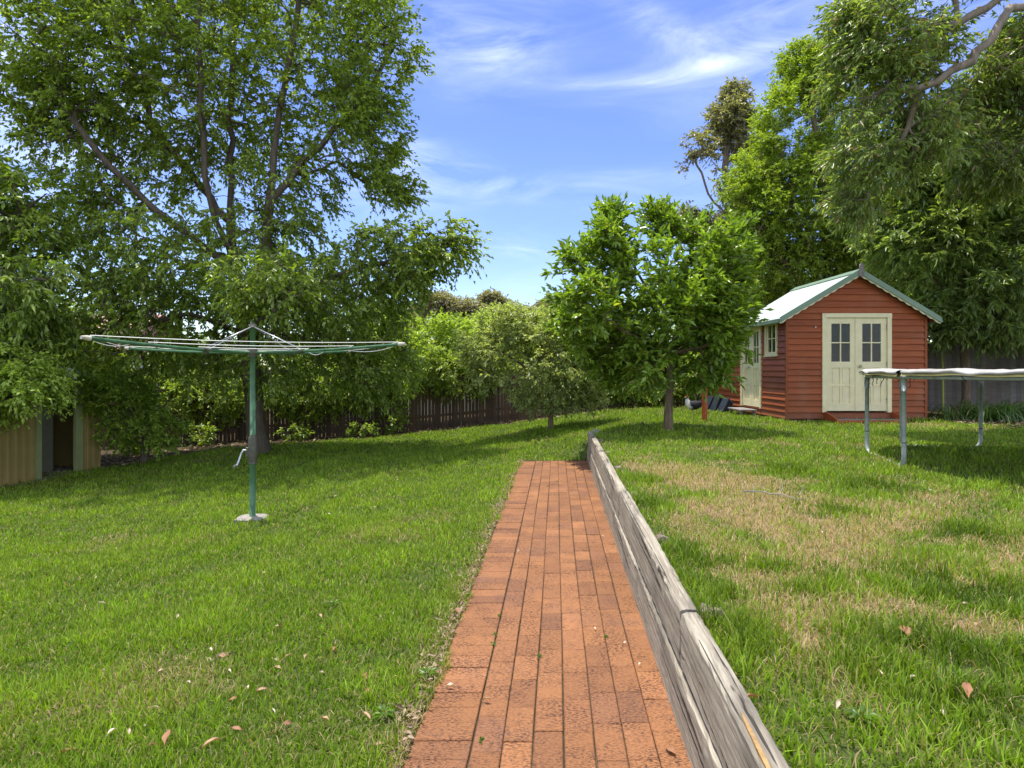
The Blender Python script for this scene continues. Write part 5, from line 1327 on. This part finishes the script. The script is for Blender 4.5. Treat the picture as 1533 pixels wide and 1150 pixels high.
# ------------------------------------------------------------------ sky, sun, camera
SUN_EL=R(78); SUN_H=(-.70,.71)                    # horizontal direction towards the sun
def world():
    w=bpy.data.worlds.new('World'); SC.world=w; w.use_nodes=True; nt=w.node_tree; nt.nodes.clear()
    sky=N(nt,'ShaderNodeTexSky',sky_type='NISHITA'); sky.sun_disc=False; sky.sun_elevation=SUN_EL
    sky.sun_rotation=math.atan2(SUN_H[0],SUN_H[1]); sky.air_density=1.0; sky.dust_density=.6; sky.ozone_density=2.5
    tc=N(nt,'ShaderNodeTexCoord'); D=tc.outputs['Generated']
    hs=N(nt,'ShaderNodeHueSaturation'); hs.inputs['Hue'].default_value=.523; hs.inputs['Saturation'].default_value=1.22; hs.inputs['Value'].default_value=.78; nt.links.new(sky.outputs[0],hs.inputs['Color'])
    # cirrus: wisps with fibrous noise, each round a direction
    def dot(v):
        n=N(nt,'ShaderNodeVectorMath',operation='DOT_PRODUCT'); nt.links.new(D,n.inputs[0]); n.inputs[1].default_value=v; return n.outputs['Value']
    total=None
    for px,py,su,sv,rot,amp in ((740,85,.10,.045,-8,.55),(1000,45,.12,.022,34,.42),(1060,95,.11,.012,-8,.36),(1120,30,.2,.022,-14,.16),(930,125,.11,.010,4,.33),(640,240,.09,.026,12,.55),(60,120,.12,.16,0,.9),(560,290,.12,.04,10,.4),(780,375,.06,.012,6,.5),(1000,265,.18,.012,3,.25),(640,20,.12,.05,0,.35),(870,290,.3,.03,5,.18),(1250,60,.2,.08,0,.5)):
        c=Vector(((px-766.5)/F,1,(553-py)/F)).normalized(); r=c.cross(Vector((0,0,1))).normalized(); u=r.cross(c).normalized()
        a=R(-rot); ru=r*math.cos(a)+u*math.sin(a); uu=-r*math.sin(a)+u*math.cos(a)
        p=mth(nt,'MULTIPLY',dot(ru),1/su); q=mth(nt,'MULTIPLY',dot(uu),1/sv)
        e=mth(nt,'ADD',mth(nt,'MULTIPLY',p,p),mth(nt,'MULTIPLY',q,q))
        gs=mth(nt,'MULTIPLY',mth(nt,'POWER',.3679,e),amp)
        gs=mth(nt,'MULTIPLY',gs,mth(nt,'GREATER_THAN',dot(c),0.0))
        total=gs if total is None else mth(nt,'ADD',total,gs)
    mp=N(nt,'ShaderNodeMapping'); mp.inputs['Scale'].default_value=(3.2,3,13); mp.inputs['Rotation'].default_value=(0,R(14),0); nt.links.new(D,mp.inputs[0])
    fib=noise(nt,mp.outputs[0],1.3,9,.62,1.2)
    mp2=N(nt,'ShaderNodeMapping'); mp2.inputs['Scale'].default_value=(2.5,2.5,5); nt.links.new(D,mp2.inputs[0])
    lump=noise(nt,mp2.outputs[0],1.5,6,.6,.5)
    f=mth(nt,'MULTIPLY',mth(nt,'MAXIMUM',mth(nt,'SUBTRACT',fib,.36),0),2.6)
    f=mth(nt,'MULTIPLY',f,mth(nt,'ADD',lump,.35))
    base=mth(nt,'MULTIPLY',mth(nt,'MAXIMUM',mth(nt,'SUBTRACT',mth(nt,'MULTIPLY',fib,lump),.31),0),.35)
    sp=N(nt,'ShaderNodeSeparateXYZ'); nt.links.new(D,sp.inputs[0])
    back=mth(nt,'MINIMUM',mth(nt,'MAXIMUM',mth(nt,'MULTIPLY',mth(nt,'SUBTRACT',.42,sp.outputs['Y']),2.2),0),1)
    sheet=mth(nt,'MULTIPLY',back,mth(nt,'MINIMUM',mth(nt,'MAXIMUM',mth(nt,'MULTIPLY',mth(nt,'SUBTRACT',lump,.32),4.0),0),1.0))  # bright cloud cover outside the view, added to fill in the shade
    cl=mth(nt,'MINIMUM',mth(nt,'ADD',mth(nt,'MULTIPLY',total,f),mth(nt,'ADD',base,sheet)),1.1)
    col=mix(nt,hs.outputs[0],(6.2,6.6,7.6),mth(nt,'MULTIPLY',cl,.75))
    bg=N(nt,'ShaderNodeBackground'); bg.inputs['Strength'].default_value=.15; nt.links.new(col,bg.inputs[0])
    o=N(nt,'ShaderNodeOutputWorld'); nt.links.new(bg.outputs[0],o.inputs[0])
world()
def light():
    l=bpy.data.lights.new('sun','SUN'); l.energy=3.2; l.angle=R(.53); l.color=(1,.955,.88)
    o=bpy.data.objects.new('sun',l); COL.objects.link(o)
    d=Vector((SUN_H[0]*math.cos(SUN_EL),SUN_H[1]*math.cos(SUN_EL),math.sin(SUN_EL)))
    o.rotation_euler=d.to_track_quat('Z','Y').to_euler(); o.location=(-4,3,14)
light()
cam=bpy.data.cameras.new('camera'); cam.sensor_width=36; cam.lens=36*F/1533; cam.shift_y=-22/1533; cam.clip_end=2000; cam.clip_start=.05
co=bpy.data.objects.new('camera',cam); COL.objects.link(co); co.location=(0,0,EYE); co.rotation_euler=(R(90),0,0); SC.camera=co
SC.view_settings.view_transform='Standard'; SC.view_settings.look='None'; SC.view_settings.gamma=1; SC.view_settings.use_curve_mapping=False; SC.view_settings.exposure=1.1
SC.cycles.max_bounces=10; SC.cycles.transparent_max_bounces=8; SC.cycles.diffuse_bounces=6; SC.cycles.transmission_bounces=6; SC.cycles.sample_clamp_indirect=8
